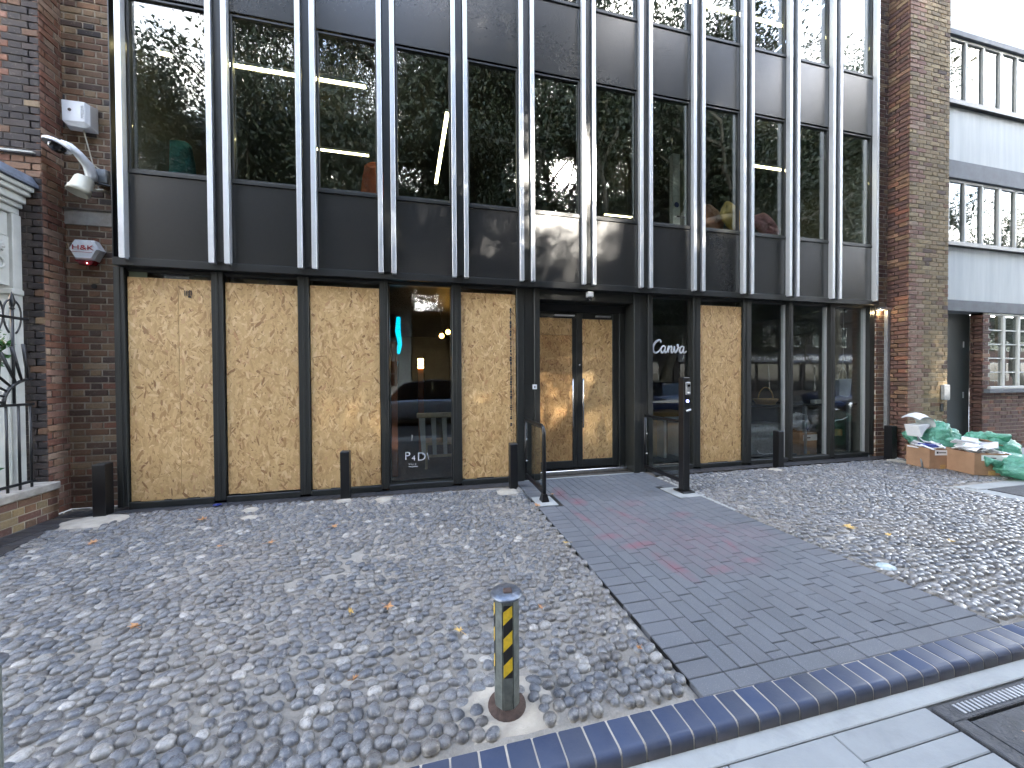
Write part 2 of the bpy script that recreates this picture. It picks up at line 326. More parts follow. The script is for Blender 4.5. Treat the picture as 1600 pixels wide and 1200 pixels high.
class MB:
    def __init__(s): s.v = []; s.f = []
    def add(s, v, f, m=None):
        k = len(s.v)
        s.v += [tuple(m @ Vector(x)) for x in v] if m is not None else [tuple(x) for x in v]
        s.f += [tuple(i + k for i in q) for q in f]; return s
    def box(s, x0, x1, y0, y1, z0, z1, b=0.0, m=None):
        if x0 > x1: x0, x1 = x1, x0
        if y0 > y1: y0, y1 = y1, y0
        if z0 > z1: z0, z1 = z1, z0
        if b <= 0:
            v = [(x0, y0, z0), (x1, y0, z0), (x1, y1, z0), (x0, y1, z0), (x0, y0, z1), (x1, y0, z1), (x1, y1, z1), (x0, y1, z1)]
            return s.add(v, [(0, 3, 2, 1), (4, 5, 6, 7), (0, 1, 5, 4), (1, 2, 6, 5), (2, 3, 7, 6), (3, 0, 4, 7)], m)
        b = min(b, (x1-x0)*.45, (y1-y0)*.45, (z1-z0)*.45)
        bm = {}; v = []
        for i, X in enumerate((x0, x1)):
            for j, Y in enumerate((y0, y1)):
                for k, Z in enumerate((z0, z1)):
                    sx, sy_, sz = (1, -1)[i]*b, (1, -1)[j]*b, (1, -1)[k]*b
                    bm[i, j, k] = len(v); v += [(X, Y+sy_, Z+sz), (X+sx, Y, Z+sz), (X+sx, Y+sy_, Z)]
        I = lambda i, j, k, a: bm[i, j, k] + a
        f = []
        for i in (0, 1):
            q = [I(i, 0, 0, 0), I(i, 1, 0, 0), I(i, 1, 1, 0), I(i, 0, 1, 0)]; f.append(tuple(q if i else q[::-1]))
            q = [I(0, i, 0, 1), I(1, i, 0, 1), I(1, i, 1, 1), I(0, i, 1, 1)]; f.append(tuple(q[::-1] if i else q))
            q = [I(0, 0, i, 2), I(1, 0, i, 2), I(1, 1, i, 2), I(0, 1, i, 2)]; f.append(tuple(q if i else q[::-1]))
        for i in (0, 1):
            for j in (0, 1):
                q = [I(i, j, 0, 0), I(i, j, 1, 0), I(i, j, 1, 1), I(i, j, 0, 1)]; f.append(tuple(q if (i == j) else q[::-1]))
                q = [I(i, 0, j, 0), I(i, 1, j, 0), I(i, 1, j, 2), I(i, 0, j, 2)]; f.append(tuple(q[::-1] if (i == j) else q))
                q = [I(0, i, j, 1), I(1, i, j, 1), I(1, i, j, 2), I(0, i, j, 2)]; f.append(tuple(q if (i == j) else q[::-1]))
                for k in (0, 1):
                    q = (I(i, j, k, 0), I(i, j, k, 1), I(i, j, k, 2)); f.append(q if (i+j+k) % 2 else q[::-1])
        return s.add(v, f, m)
    def tube(s, pts, r, n=8, cap=True, sq=1.0):
        pts = [Vector(p) for p in pts]; rs = r if isinstance(r, (list, tuple)) else [r]*len(pts)
        k = len(s.v); ref = None
        for i, p in enumerate(pts):
            t = (pts[min(i+1, len(pts)-1)] - pts[max(i-1, 0)]).normalized()
            if ref is None: ref = Vector((0, 1, 0)) if abs(t.y) < .9 else Vector((1, 0, 0))
            a = t.cross(ref)
            if a.length < 1e-5: a = t.cross(Vector((.3, .5, .8)))
            a.normalize(); b = a.cross(t).normalized(); ref = b
            for j in range(n):
                w = 2*math.pi*j/n
                s.v.append(tuple(p + a*math.cos(w)*rs[i] + b*math.sin(w)*rs[i]*sq))
        for i in range(len(pts)-1):
            for j in range(n):
                a0, a1 = k+i*n+j, k+i*n+(j+1) % n
                s.f.append((a0, a1, a1+n, a0+n))
        if cap:
            s.f.append(tuple(k+j for j in range(n))[::-1]); s.f.append(tuple(k+(len(pts)-1)*n+j for j in range(n)))
        return s
    def lathe(s, c, prof, n=20, m=None, cap=True):
        v = []; f = []
        for (r, z) in prof:
            for j in range(n):
                w = 2*math.pi*j/n; v.append((c[0]+r*math.cos(w), c[1]+r*math.sin(w), c[2]+z))
        for i in range(len(prof)-1):
            for j in range(n):
                f.append((i*n+j, i*n+(j+1) % n, (i+1)*n+(j+1) % n, (i+1)*n+j))
        if cap:
            f.append(tuple(range(n))[::-1]); f.append(tuple((len(prof)-1)*n+j for j in range(n)))
        return s.add(v, f, m)
    def prism(s, poly, y0, y1, m=None):           # polygon in x,z extruded along y
        n = len(poly); v = [(x, y0, z) for x, z in poly] + [(x, y1, z) for x, z in poly]
        f = [tuple(range(n)), tuple(range(n, 2*n))[::-1]] + [(i, i+n, (i+1) % n+n, (i+1) % n) for i in range(n)]
        return s.add(v, f, m)
    def prism_z(s, poly, z0, z1, m=None):
        n = len(poly); v = [(x, y, z0) for x, y in poly] + [(x, y, z1) for x, y in poly]
        f = [tuple(range(n))[::-1], tuple(range(n, 2*n))] + [(i, (i+1) % n, (i+1) % n+n, i+n) for i in range(n)]
        return s.add(v, f, m)
    def build(s, name, mat, parent=None, smooth=False, label=None, cat=None, group=None, kind=None):
        if parent is not None: o0 = WL[parent]
        else:
            a = np.array(s.v); o0 = Vector((float(a[:, 0].mean()), float(a[:, 1].mean()), float(a[:, 2].min())))
        me = bpy.data.meshes.new(name)
        me.from_pydata([(x-o0.x, y-o0.y, z-o0.z) for x, y, z in s.v], [], s.f); me.update()
        if smooth: me.polygons.foreach_set('use_smooth', [True]*len(me.polygons))
        me.materials.append(M[mat] if isinstance(mat, str) else mat)
        o = bpy.data.objects.new(name, me); COL.objects.link(o)
        if parent is not None: o.parent = parent; WL[o] = o0.copy()
        else: o.location = o0; WL[o] = o0.copy()
        return tag(o, label, cat, group, kind)

def bx(name, mat, parent, x0, x1, y0, y1, z0, z1, b=.002, **kw):
    return MB().box(x0, x1, y0, y1, z0, z1, b).build(name, mat, parent, **kw)

def np_mesh(name, V, F, mat, smooth=True):
    """V (n,3) float, F (m,k) int -> mesh"""
    me = bpy.data.meshes.new(name); V = np.asarray(V, np.float32); F = np.asarray(F, np.int32)
    me.vertices.add(len(V)); me.vertices.foreach_set('co', V.ravel())
    k = F.shape[1]; me.loops.add(F.size); me.loops.foreach_set('vertex_index', F.ravel())
    me.polygons.add(len(F)); me.polygons.foreach_set('loop_start', np.arange(len(F), dtype=np.int32)*k)
    try: me.polygons.foreach_set('loop_total', np.full(len(F), k, np.int32))
    except Exception: pass
    me.polygons.foreach_set('use_smooth', np.full(len(F), smooth)); me.update(calc_edges=True); me.validate()
    me.materials.append(M[mat] if isinstance(mat, str) else mat); return me

def view_size(p, size=.1):
    d = Vector(p) - CAMLOC; z = d.dot(FW)
    if z <= .05: return 0.0
    x, y = d.dot(RT)/z*FPX, d.dot(UP)/z*FPX
    return size*FPX/z * (1.0 if abs(x) < 830 and abs(y) < 640 else .001)

def text_mesh(body, size, mat, depth=.002, shear=0.0, xs=1.0, spacing=1.0):
    cu = bpy.data.curves.new('lettering', 'FONT'); cu.body = body; cu.size = size; cu.extrude = depth; cu.shear = shear
    cu.align_x = 'CENTER'; cu.align_y = 'CENTER'; cu.space_character = spacing
    o = bpy.data.objects.new('lettering', cu); COL.objects.link(o)
    me = bpy.data.meshes.new_from_object(o.evaluated_get(bpy.context.evaluated_depsgraph_get()))
    bpy.data.objects.remove(o); bpy.data.curves.remove(cu)
    for v in me.vertices: v.co.x *= xs
    me.materials.clear(); me.materials.append(M[mat]); return me
def put_text(name, me, parent, loc, rot=(math.pi/2, 0, 0), **kw):
    o = bpy.data.objects.new(name, me); COL.objects.link(o); o.parent = parent
    o.location = Vector(loc) - (WL[parent] if parent else Vector()); o.rotation_euler = rot; return tag(o, **kw)

# ------------------------------------------------------------------ brickwork
_bm = {}
def unit_brick(L, H, T, var, mat):
    key = (round(L, 3), round(H, 3), round(T, 3), var, mat)
    if key in _bm: return _bm[key]
    r = random.Random(hash((key[0], key[1], var)) & 0xffff); b = .0045
    j = lambda a: r.uniform(-a, a)
    fr = [(b+j(.002), 0+j(.0012), b+j(.002)), (L-b+j(.002), j(.0012), b+j(.002)), (L-b+j(.002), j(.0012), H-b+j(.002)), (b+j(.002), j(.0012), H-b+j(.002))]
    md = [(j(.001), b, j(.001)), (L+j(.001), b, j(.001)), (L+j(.001), b, H+j(.001)), (j(.001), b, H+j(.001))]
    bk = [(0, T, 0), (L, T, 0), (L, T, H), (0, T, H)]
    v = fr+md+bk; f = [(0, 1, 2, 3)]
    for i in range(4):
        k = (i+1) % 4; f.append((i, i+4, k+4, k)); f.append((i+4, i+8, k+8, k+4))
    me = bpy.data.meshes.new('brick'); me.from_pydata(v, [], f); me.update(); me.materials.append(M[mat])
    _bm[key] = (me, v, f); return _bm[key]

def brickwork(parent, O, U, W, H, mats, seed=0, L=.215, Hb=.065, jt=.011, bond='flemish', maxn=300, skip=None, thick=.06, proud=.006, back=.1, mortar='mortar', name='brick', zrow0=0):
    """mats: function(u,v,rnd)->material key. Face starts at O and runs along U; outward is U x Z."""
    O = Vector(O); U = Vector(U).normalized(); Z = Vector((0, 0, 1)); IN = Z.cross(U)
    rd = random.Random(seed); items = []; row = 0; z = 0.0
    hd = (L - jt)/2
    while z + Hb*.6 < H:
        hh = min(Hb, H - z)
        if bond == 'flemish': pat = [L, hd]; off = -(L*.25+hd*.5+jt*.5)*0 - ((L+hd)/2+jt if (row+zrow0) % 2 else 0)
        elif bond == 'english': pat = [L] if (row+zrow0) % 2 else [hd]; off = 0 if (row+zrow0) % 2 else -hd/2
        elif bond == 'header': pat = [hd]; off = 0 if row % 2 else -hd/2
        else: pat = [L]; off = 0 if (row+zrow0) % 2 else -L/2
        u = off; i = 0
        while u < W - .015:
            l = pat[i % len(pat)]; a, b_ = max(u, 0), min(u+l, W); i += 1; u += l + jt
            if b_ - a < .018: continue
            if skip and skip((a+b_)/2, z+hh/2): continue
            items.append((a, b_-a, z, hh, row))
        z += Hb + jt; row += 1
    rot = Matrix((U, IN, Z)).transposed().to_4x4()
    def key(it):
        p = O + U*(it[0]+it[1]/2) + Z*(it[2]+it[3]/2); return -view_size(p)
    items.sort(key=key); joined = {}
    for n, (a, l, zz, hh, rw) in enumerate(items):
        mt = mats(a+l/2, zz+hh/2, rd.random()); var = rd.randrange(3)
        base = L if l > (L+hd)/2 else hd
        me, v, f = unit_brick(base, Hb, thick, var, mt)
        p = O + U*a + Z*zz - IN*(proud + rd.uniform(-.0025, .0025))
        mt4 = Matrix.Translation(p) @ rot @ Matrix.Diagonal((l/base, 1, hh/Hb, 1))
        if n < maxn:
            o = bpy.data.objects.new(name, me); COL.objects.link(o); o.parent = parent
            o.matrix_local = Matrix.Translation(-WL[parent]) @ mt4
        else: joined.setdefault(mt, MB()).add(v, f, mt4)
    for mt, mb in joined.items(): mb.build('brickwork', mt, parent, kind='stuff')
    mm = Matrix.Translation(O) @ rot
    if skip is None: MB().box(0, W, 0, back, 0, H, 0, mm).build('mortar', mortar, parent)
    return len(items)

# ================================================================== GROUND
big = MB(); S = 260
big.add([(-S, -S, -.22), (S, -S, -.22), (S, S, -.22), (-S, S, -.22)], [(0, 1, 2, 3)]).build('ground', 'ground', kind='structure')
MB().box(-40, 60, -13, -2.2, -.21, -.18).build('road', 'asphalt', kind='structure')
pave = thing('pavement', (1.5, 0, -.1), None, None); tag(pave, kind='structure'); pave['kind'] = 'structure'
MB().box(-40, 60, -2.2, 1.186, -.21, -.072).build('bedding', 'asphalt', pave)
# flags of the street pavement; the nearest rows are cut narrow along the kerb
xs = [-6.4, -5.7, -5.0, -4.3, -3.6, -2.9, -2.2, -1.5, -.8, -.1, .52, 1.13, 1.655, 2.19]
def flag(x0, x1, y0, y1, z=-.06):
    return bx('slab', 'slab', pave, x0+.002, x1-.002, y0+.002, y1-.002, z-.05, z+random.uniform(-.001, .001), .004)
for i in range(len(xs)-1):
    if xs[i] > 1.5:
        flag(xs[i], xs[i+1]+.015, 1.065, 1.181); flag(xs[i], xs[i+1]+.015, .975, 1.065)
        flag(xs[i], xs[i+1]+.015, .45, .975); flag(xs[i], xs[i+1]+.015, -.2, .45)
    elif xs[i] > 1.0: flag(xs[i], xs[i+1], .7, 1.18); flag(xs[i], xs[i+1], .1, .7)
    else: flag(xs[i], xs[i+1], .68, 1.18); flag(xs[i], xs[i+1], .1, .68)
for k in range(9):
    flag(3.35+k*.7, 4.05+k*.7, .62, 1.18); flag(3.05+k*.7, 3.75+k*.7, .0, .62)
bx('channel', 'concrete', None, -8, 14, 1.183, 1.2635, -.12, -.060, .004, kind='structure')
# dark utility cover let into the pavement
mh = thing('utility_cover', (2.8, .9, -.06), 'dark metal utility cover with a grooved frame let into the pale pavement slabs', 'manhole cover')
for (a, b, c, d) in ((2.215, 3.32, 1.09, 1.165), (2.215, 3.32, .30, .36), (2.215, 2.29, .36, 1.09), (3.25, 3.32, .36, 1.09)):
    bx('frame', 'cover', mh, a, b, c, d, -.10, -.052, .004)
for k in range(34): bx('rib', 'galv', mh, 2.32+k*.028, 2.334+k*.028, 1.105, 1.15, -.053, -.048, .001)
bx('lid', 'cover', mh, 2.30, 3.24, .37, 1.08, -.10, -.056, .003)

# kerb: bullnosed blue bricks on edge
kerb = thing('kerb', (1, 1.35, 0), None, None); kerb['kind'] = 'structure'
kprof = [(.14, -.1), (.14, -.002)] + [(.030 - .027*math.sin(a), -.030 + .028*math.cos(a)) for a in np.linspace(0, math.pi/2, 8)] + [(.002, -.1)]
kp = MB(); kn = len(kprof); kp.v = [(-8, 1.262+y, z) for y, z in kprof] + [(14, 1.262+y, z) for y, z in kprof]
kp.f = [(i, i+1, i+1+kn, i+kn) for i in range(kn-1)]; kp.build('mortar', 'mortar_pale', kerb)
def kerb_brick_mesh(var):
    r = random.Random(var); prof = [(.138, -.05), (.138, -.001), (.136, 0)]
    for k in range(8):
        a = k/7*math.pi/2; prof.append((.030 - .030*math.sin(a), -.028 + .028*math.cos(a)))
    prof += [(-.002, -.064), (.0, -.07)]
    w = .1015; v = []; f = []; n = len(prof)
    for sgn, ww in ((0, 0), (0, .003), (1, w-.003), (1, w)):
        e = 0 if ww in (.003, w-.003) else .0025
        for (y, z) in prof: v.append((ww, y + (e if y < .06 else -e), z - e))
    for k in range(3):
        for i in range(n-1): f.append((k*n+i, k*n+i+1, (k+1)*n+i+1, (k+1)*n+i))
    f.append(tuple(range(n))[::-1]); f.append(tuple(3*n+i for i in range(n)))
    v = [(x+r.uniform(-.0008, .0008), y+r.uniform(-.0012, .0012), z) for x, y, z in v]
    me = bpy.data.meshes.new('brick'); me.from_pydata(v, [], f); me.update()
    me.polygons.foreach_set('use_smooth', [True]*len(me.polygons)); me.materials.append(M['kerb']); me.set_sharp_from_angle(angle=R(40)); return me
kms = [kerb_brick_mesh(i) for i in range(4)]
k = 0; x = -6.0
while x < 12:
    o = place('brick', random.choice(kms), kerb); o.location = Vector((x, 1.262, random.uniform(-.0015, .0015))) - WL[kerb]; x += .1085; k += 1

# forecourt beds with cobbles
PATCH = [(.335, 1.56, .27, 'ring'), (-3.40, 4.70, .27, 'full'), (-.99, 4.74, .10, 'full'), (-1.95, 4.66, .10, 'full'), (-.53, 4.66, .12, 'full'), (1.0, 4.6, .16, 'full'), (5.35, 4.66, .12, 'full'), (7.9, 4.62, .16, 'full'), (3.42, 2.06, .07, 'full'), (-.6, 3.15, .16, 'sparse'), (-1.85, 4.4, .09, 'full')]
def bed(name, x0, x1, y0, y1):
    nx, ny = int((x1-x0)/.05), int((y1-y0)/.05)
    X, Y = np.meshgrid(np.linspace(x0, x1, nx+1), np.linspace(y0, y1, ny+1))
    Zz = np.array([noise.noise(Vector((a*7, b*7, 0)))*.004 + noise.noise(Vector((a*.9, b*.9, 3)))*.004 for a, b in zip(X.ravel(), Y.ravel())]) - .0095
    V = np.stack([X.ravel(), Y.ravel(), Zz], 1)
    edge = (X.ravel() <= x0+1e-6) | (X.ravel() >= x1-1e-6) | (Y.ravel() <= y0+1e-6) | (Y.ravel() >= y1-1e-6); V[edge, 2] = -.03
    I = np.arange((nx+1)*(ny+1)).reshape(ny+1, nx+1)
    F = np.stack([I[:-1, :-1].ravel(), I[:-1, 1:].ravel(), I[1:, 1:].ravel(), I[1:, :-1].ravel()], 1)
    root = thing(name, ((x0+x1)/2, (y0+y1)/2, 0), None, None); root['kind'] = 'structure'
    me = np_mesh('mortar_bed', V - np.array(WL[root]), F, 'bed'); o = place('mortar_bed', me, root); WL[o] = WL[root]
    return root
NLON, NLAT = 12, 4
def cobble_variant(i):
    r = np.random.default_rng(100+i); v = [(0, 0, 1)]
    a0 = r.uniform(0, 6.28); sqx = r.uniform(-.12, .12); e = r.uniform(2.1, 2.9)
    for la in range(1, NLAT+1):
        th = la/NLAT*math.pi*.56
        for lo in range(NLON):
            ph = lo/NLON*2*math.pi
            rad = math.sin(min(th, math.pi*.56))**(2/e)
            w = 1 + .07*math.sin(2*ph+a0) + .05*math.sin(3*ph+a0*2) + r.normal(0, .015)
            v.append((rad*w*math.cos(ph)*(1+sqx*math.sin(ph)), rad*w*math.sin(ph), math.copysign(abs(math.cos(th))**(2/e), math.cos(th)) * (1+.06*math.sin(ph+a0)) + r.normal(0, .015)))
    f = []
    for lo in range(NLON): f.append((0, 1+lo, 1+(lo+1) % NLON, 1+(lo+1) % NLON))
    for la in range(NLAT-1):
        for lo in range(NLON):
            a, b = 1+la*NLON+lo, 1+la*NLON+(lo+1) % NLON; f.append((a, a+NLON, b+NLON, b))
    return np.array(v), f
CV = [cobble_variant(i) for i in range(16)]
def cobble_faces():
    tri = [(0, 1+lo, 1+(lo+1) % NLON) for lo in range(NLON)]
    for la in range(NLAT-1):
        for lo in range(NLON):
            a, b = 1+la*NLON+lo, 1+la*NLON+(lo+1) % NLON; tri += [(a, a+NLON, b+NLON), (a, b+NLON, b)]
    return np.array(tri)
CF = cobble_faces()
CM = []
for i, (v, f) in enumerate(CV): CM.append(np_mesh('cobble', v, CF, 'cobble'))
def cobbles(root, x0, x1, y0, y1, pitch, elong, seed, inside=None, ang=None):
    r = np.random.default_rng(seed); rows = []
    y = y0 + pitch*.45; j = 0
    while y < y1 - pitch*.25:
        x = x0 + pitch*(.45 + (.5 if j % 2 else 0))
        while x < x1 - pitch*.35:
            warp = noise.noise(Vector((x*.8, y*.8, seed)))*.5
            px = x + r.normal(0, pitch*.13); py = y + r.normal(0, pitch*.12) + .06*noise.noise(Vector((x*1.3, y*1.3, 9+seed)))*(1 if y0+.15 < y < y1-.15 else 0)
            px = min(max(px, x0+pitch*.42), x1-pitch*.42); py = min(max(py, y0+pitch*.42), y1-pitch*.42)
            x += pitch*r.uniform(.90, 1.14)
            if inside and not inside(px, py): continue
            ok = True
            for (cx, cy_, cr_, ty) in PATCH:
                d = math.hypot(px-cx, py-cy_)*(1 + .25*noise.noise(Vector((px*9, py*9, 1))))
                if d < cr_:
                    if ty == 'full' or (ty == 'ring' and (d < .105 or r.random() < .08)) or (ty == 'sparse' and r.random() < .5): ok = False
            if not ok: continue
            patchy = noise.noise(Vector((px*1.9, py*1.9, 20)))
            if r.random() < .015 + .05*max(0, patchy): continue
            a = pitch*r.uniform(.43, .57)*(1+.1*patchy); el = r.uniform(1, elong) if elong > 1.3 else r.uniform(.95, elong)
            th = (ang(px, py) if ang else 0) + r.normal(0, .35 if elong > 1.3 else .9)
            sunk = max(0, r.normal(.0, .003)) + max(0, patchy)*.006
            rows.append((px, py, -.012 - sunk + r.normal(0, .002), a*el**.5, a/el**.5*.97, r.uniform(.021, .030), th, r.normal(0, .08), r.normal(0, .08), r.integers(16)))
        y += pitch*.86; j += 1
    order = sorted(range(len(rows)), key=lambda i: -view_size(rows[i][:3]))
    VV = []; FF = []; off = 0
    for n, i in enumerate(order):
        px, py, pz, a, b, h, th, tx, ty, va = rows[i]
        if n < 300:
            o = bpy.data.objects.new('cobble', CM[int(va)]); COL.objects.link(o); o.parent = root
            o.location = Vector((px, py, pz)) - WL[root]; o.rotation_euler = (tx, ty, th); o.scale = (a, b, h)
        else:
            c, s_ = math.cos(th), math.sin(th); v = CV[int(va)][0]*np.array([a, b, h])
            v2 = np.stack([v[:, 0]*c - v[:, 1]*s_ + px, v[:, 0]*s_ + v[:, 1]*c + py, v[:, 2] + v[:, 0]*ty*.8 + v[:, 1]*tx*.8 + pz], 1)
            VV.append(v2); FF.append(CF + off); off += len(v2)
    me = np_mesh('cobblestones', np.concatenate(VV) - np.array(WL[root]), np.concatenate(FF), 'cobble')
    o = place('cobblestones', me, root); tag(o, kind='stuff'); return len(rows)
PX0, PX1, PY0, PY1 = 1.215, 3.26, 1.403, 5.0
bl = bed('cobbled_forecourt', -3.95, PX0-.004, 1.403, 4.86)
def in_left(x, y):
    lim = -3.44 - .12*(y-3.9)/.45 if y < 4.5 else -3.6
    return x > lim and y < 4.865 - .03*(x+3.3)
cobbles(bl, -3.75, PX0, 1.435, 4.86, .066, 1.45, 3, in_left, lambda x, y: .5*math.sin(x*1.2)+noise.noise(Vector((x, y, 4)))*2.0 if x > -1.6 else .75+noise.noise(Vector((x, y, 4))))
brt = bed('cobbled_forecourt', PX1+.004, 10.2, 1.403, 4.80)
def in_right(x, y):
    if x > 6.62 - .25*(y-3.3) and y < 3.42: return False
    return y < 4.72 and (x < 9.2)
cobbles(brt, PX1, 9.9, 1.435, 4.80, .066, 1.9, 5, in_right, lambda x, y: -.15 + .5*noise.noise(Vector((x*.7, y*.7, 4))))
# smears of cement left where posts were set
for n, (cx, cy_, cr_, ty) in enumerate(PATCH):
    if ty != 'full' and ty != 'ring': continue
    mb = MB(); pts = []; K = 26
    for i in range(K):
        a = i/K*2*math.pi; rr = cr_*(.92 + .22*noise.noise(Vector((math.cos(a)*1.7+cx, math.sin(a)*1.7+cy_, 2))))
        if ty == 'ring': rr *= 1.02
        sx = 1.35 if (cx < -3) else 1.0
        pts.append((cx+rr*sx*math.cos(a), min(max(cy_+rr*math.sin(a)*.85, 1.432), 4.88)))
    inn = [(cx+(x_-cx)*.8, cy_+(y_-cy_)*.8) for x_, y_ in pts]
    zt = .004 if ty == 'full' else -.004
    v = [(x_, y_, -.02) for x_, y_ in pts] + [(x_, y_, zt+.004*noise.noise(Vector((x_*30, y_*30, 0)))) for x_, y_ in inn] + [(cx, cy_, zt+.003)]
    f = [(i, (i+1) % K, (i+1) % K+K, i+K) for i in range(K)] + [(i+K, (i+1) % K+K, 2*K) for i in range(K)]
    mb.add(v, f).build('cement_patch', 'mortar_pale' if cx != 3.42 else 'spill', kind='structure', smooth=True)

# black tile strip along the shopfront and the left wall
ts = thing('tiled_strip', (0, 4.95, 0), None, None); ts['kind'] = 'structure'
MB().box(-3.96, 7.95, 4.80, 5.2, -.1, -.006).build('bedding', 'mortar_dark', ts)
x = -3.86; n = 0
while x < 8.2:
    if not (1.2 < x < 3.28):
        yb = 4.87 - .012*(x+3.3) if x < 1.3 else 4.80
        sk = .06
        v = [(x+.004-sk, yb, 0), (x+.098-sk, yb, 0), (x+.098, 5.06, 0), (x+.004, 5.06, 0)]
        mb = MB(); v = [(a, b, -.004+random.uniform(-.001, .001)+.004) for a, b, c in v]
        mb.add(v + [(a, b, -.03) for a, b, c in v], [(0, 1, 2, 3), (4, 5, 1, 0), (5, 6, 2, 1), (6, 7, 3, 2), (7, 4, 0, 3)])
        mb.build('tile', 'tile_black', ts); n += 1
    x += .102
MB().box(-3.96, -3.3, 2.4, 4.80, -.1, -.036).build('bedding', 'mortar_dark', ts)
for k in range(22):
    y = 4.79 - k*.105; xr = -3.47 - .1*(y-3.9)/.45 if y < 4.5 else -3.6
    bx('tile', 'tile_black', ts, -3.885, -3.675, y-.098, y, -.03, .001+random.uniform(-.001, .001), .002)
    if xr > -3.66: bx('tile', 'tile_black', ts, -3.668, xr, y-.098, y, -.03, .001+random.uniform(-.001, .001), .002)

# paved path of grey blocks
path = thing('paved_path', (2.2, 3.2, 0), None, None); path['kind'] = 'structure'
MB().box(PX0, PX1, PY0, 5.28, -.1, -.007).build('bedding', 'rubber', path)
_pm = {}
def paver_mesh(w, h, var):
    key = (round(w, 3), round(h, 3), var)
    if key not in _pm:
        mb = MB().box(0, w, 0, h, -.04, 0, .0035); r = random.Random(var)
        me = bpy.data.meshes.new('paver'); me.from_pydata([(a, b, c+r.uniform(-.0006, .0006)) for a, b, c in mb.v], [], mb.f); me.update(); me.materials.append(M['paver']); _pm[key] = (me, mb.v, mb.f)
    return _pm[key]
pv = []
g = .004
w0 = .1015
y = PY0 + .0015
x = PX0
while x < PX1-.03:                                    # edging course along the kerb
    w = min(.2, PX1-x); pv.append((x, y, w-g, .1-g)); x += .2+.0005
y = PY0+.1015; yy = y
while yy < 5.0-.05: pv.append((PX0, yy, .2-g, .1-g)); pv.append((PX1-.2, yy, .2-g, .1-g)); yy += .1012
lanes = int(round((PX1-PX0-.4)/.1)); lw = (PX1-PX0-.4)/lanes
rd = random.Random(3)
for i in range(lanes):
    yy = y; first = rd.choice([.1, .2, .05, .15]) ; l = first
    while yy < 5.0-.03:
        l = min(l, 5.0-yy); pv.append((PX0+.2+i*lw, yy, lw-g, l-g)); yy += l+.0006; l = .2 if rd.random() > .08 else .1
while False: pass
x = PX0
pv = [q for q in pv if not ((1.215 <= q[0]+q[2]/2 <= 1.47 and 3.95 <= q[1]+q[3]/2 <= 4.28) or (2.95 <= q[0]+q[2]/2 <= 3.4 and 3.80 <= q[1]+q[3]/2 <= 4.24))]
pv.sort(key=lambda q: -view_size((q[0]+q[2]/2, q[1]+q[3]/2, 0)))
rest = MB()
for n, (a, b, w, h) in enumerate(pv):
    me, v, f = paver_mesh(w, h, rd.randrange(2)); z = rd.uniform(-.0012, .0012)
    if n < 300:
        o = place('paver', me, path); o.location = Vector((a, b, z)) - WL[path]; o.rotation_euler = (rd.uniform(-.008, .008), rd.uniform(-.008, .008), 0)
    else: rest.add(v, f, Matrix.Translation((a, b, z)))
rest.build('paving_blocks', 'paver', path, kind='stuff')
bx('concrete_pad', 'concrete', path, 1.225, 1.465, 3.955, 4.275, -.03, .003, .003)
bx('concrete_pad', 'concrete', path, 2.98, 3.36, 3.82, 4.22, -.03, .003, .003)
bx('edging', 'concrete', path, 1.22, 3.24, 5.0, 5.035, -.03, .004, .003)
bx('edging', 'concrete', path, 3.262, 3.30, 3.3, 4.7, -.03, .006, .003)

# ground east of the cobbles: concrete surround with a dark cover, alley pavement
bx('concrete_apron', 'concrete', None, 6.72, 10.15, 1.43, 3.34, -.08, .002, .006, kind='structure')
cv = thing('inspection_cover', (7.9, 2.9, 0), 'large dark brown metal cover set in a pale concrete surround beside the rubbish bags', 'manhole cover')
bx('lid', 'cover', cv, 6.95, 8.9, 2.2, 3.14, -.02, .012, .003)
bx('rim', 'concrete', cv, 6.80, 9.05, 3.15, 3.27, -.02, .012, .004)
bx('alley_pavement', 'slab', None, 10.21, 26, 1.45, 12, -.1, -.006, 0, kind='structure')
bx('alley_step', 'concrete', None, 9.0, 10.2, 4.40, 5.2, -.05, .002, .004, kind='structure')

# ================================================================== LEFT SIDE WALLS
def choose(*opts):
    def f(u, v, r):
        acc = 0
        for m, w in opts:
            acc += w
            if r < acc: return m
        return opts[-1][0]
    return f
iw = thing('brick_wall', (-3.7, 5.2, 0), 'weathered red and brown brick wall carrying the alarm boxes and cameras, left of the black facade', 'wall')
brickwork(iw, (-4.0, 5.2, 0), (1, 0, 0), .62, 3.24, choose(('brick_brown', .8), ('brick_red', .2)), 1, maxn=170, jt=.014, Hb=.062)
brickwork(iw, (-4.0, 5.2, 3.42), (1, 0, 0), .62, 5.2, choose(('brick_brown', .9), ('brick_dark', .1)), 2, maxn=125, zrow0=1, jt=.014, Hb=.062)
bx('stone_band', 'stone', iw, -4.0, -3.38, 5.185, 5.3, 3.24, 3.42, .004)
bx('stone_band', 'mortar_dark', iw, -4.0, -3.38, 5.17, 5.3, 3.405, 3.43, .004)

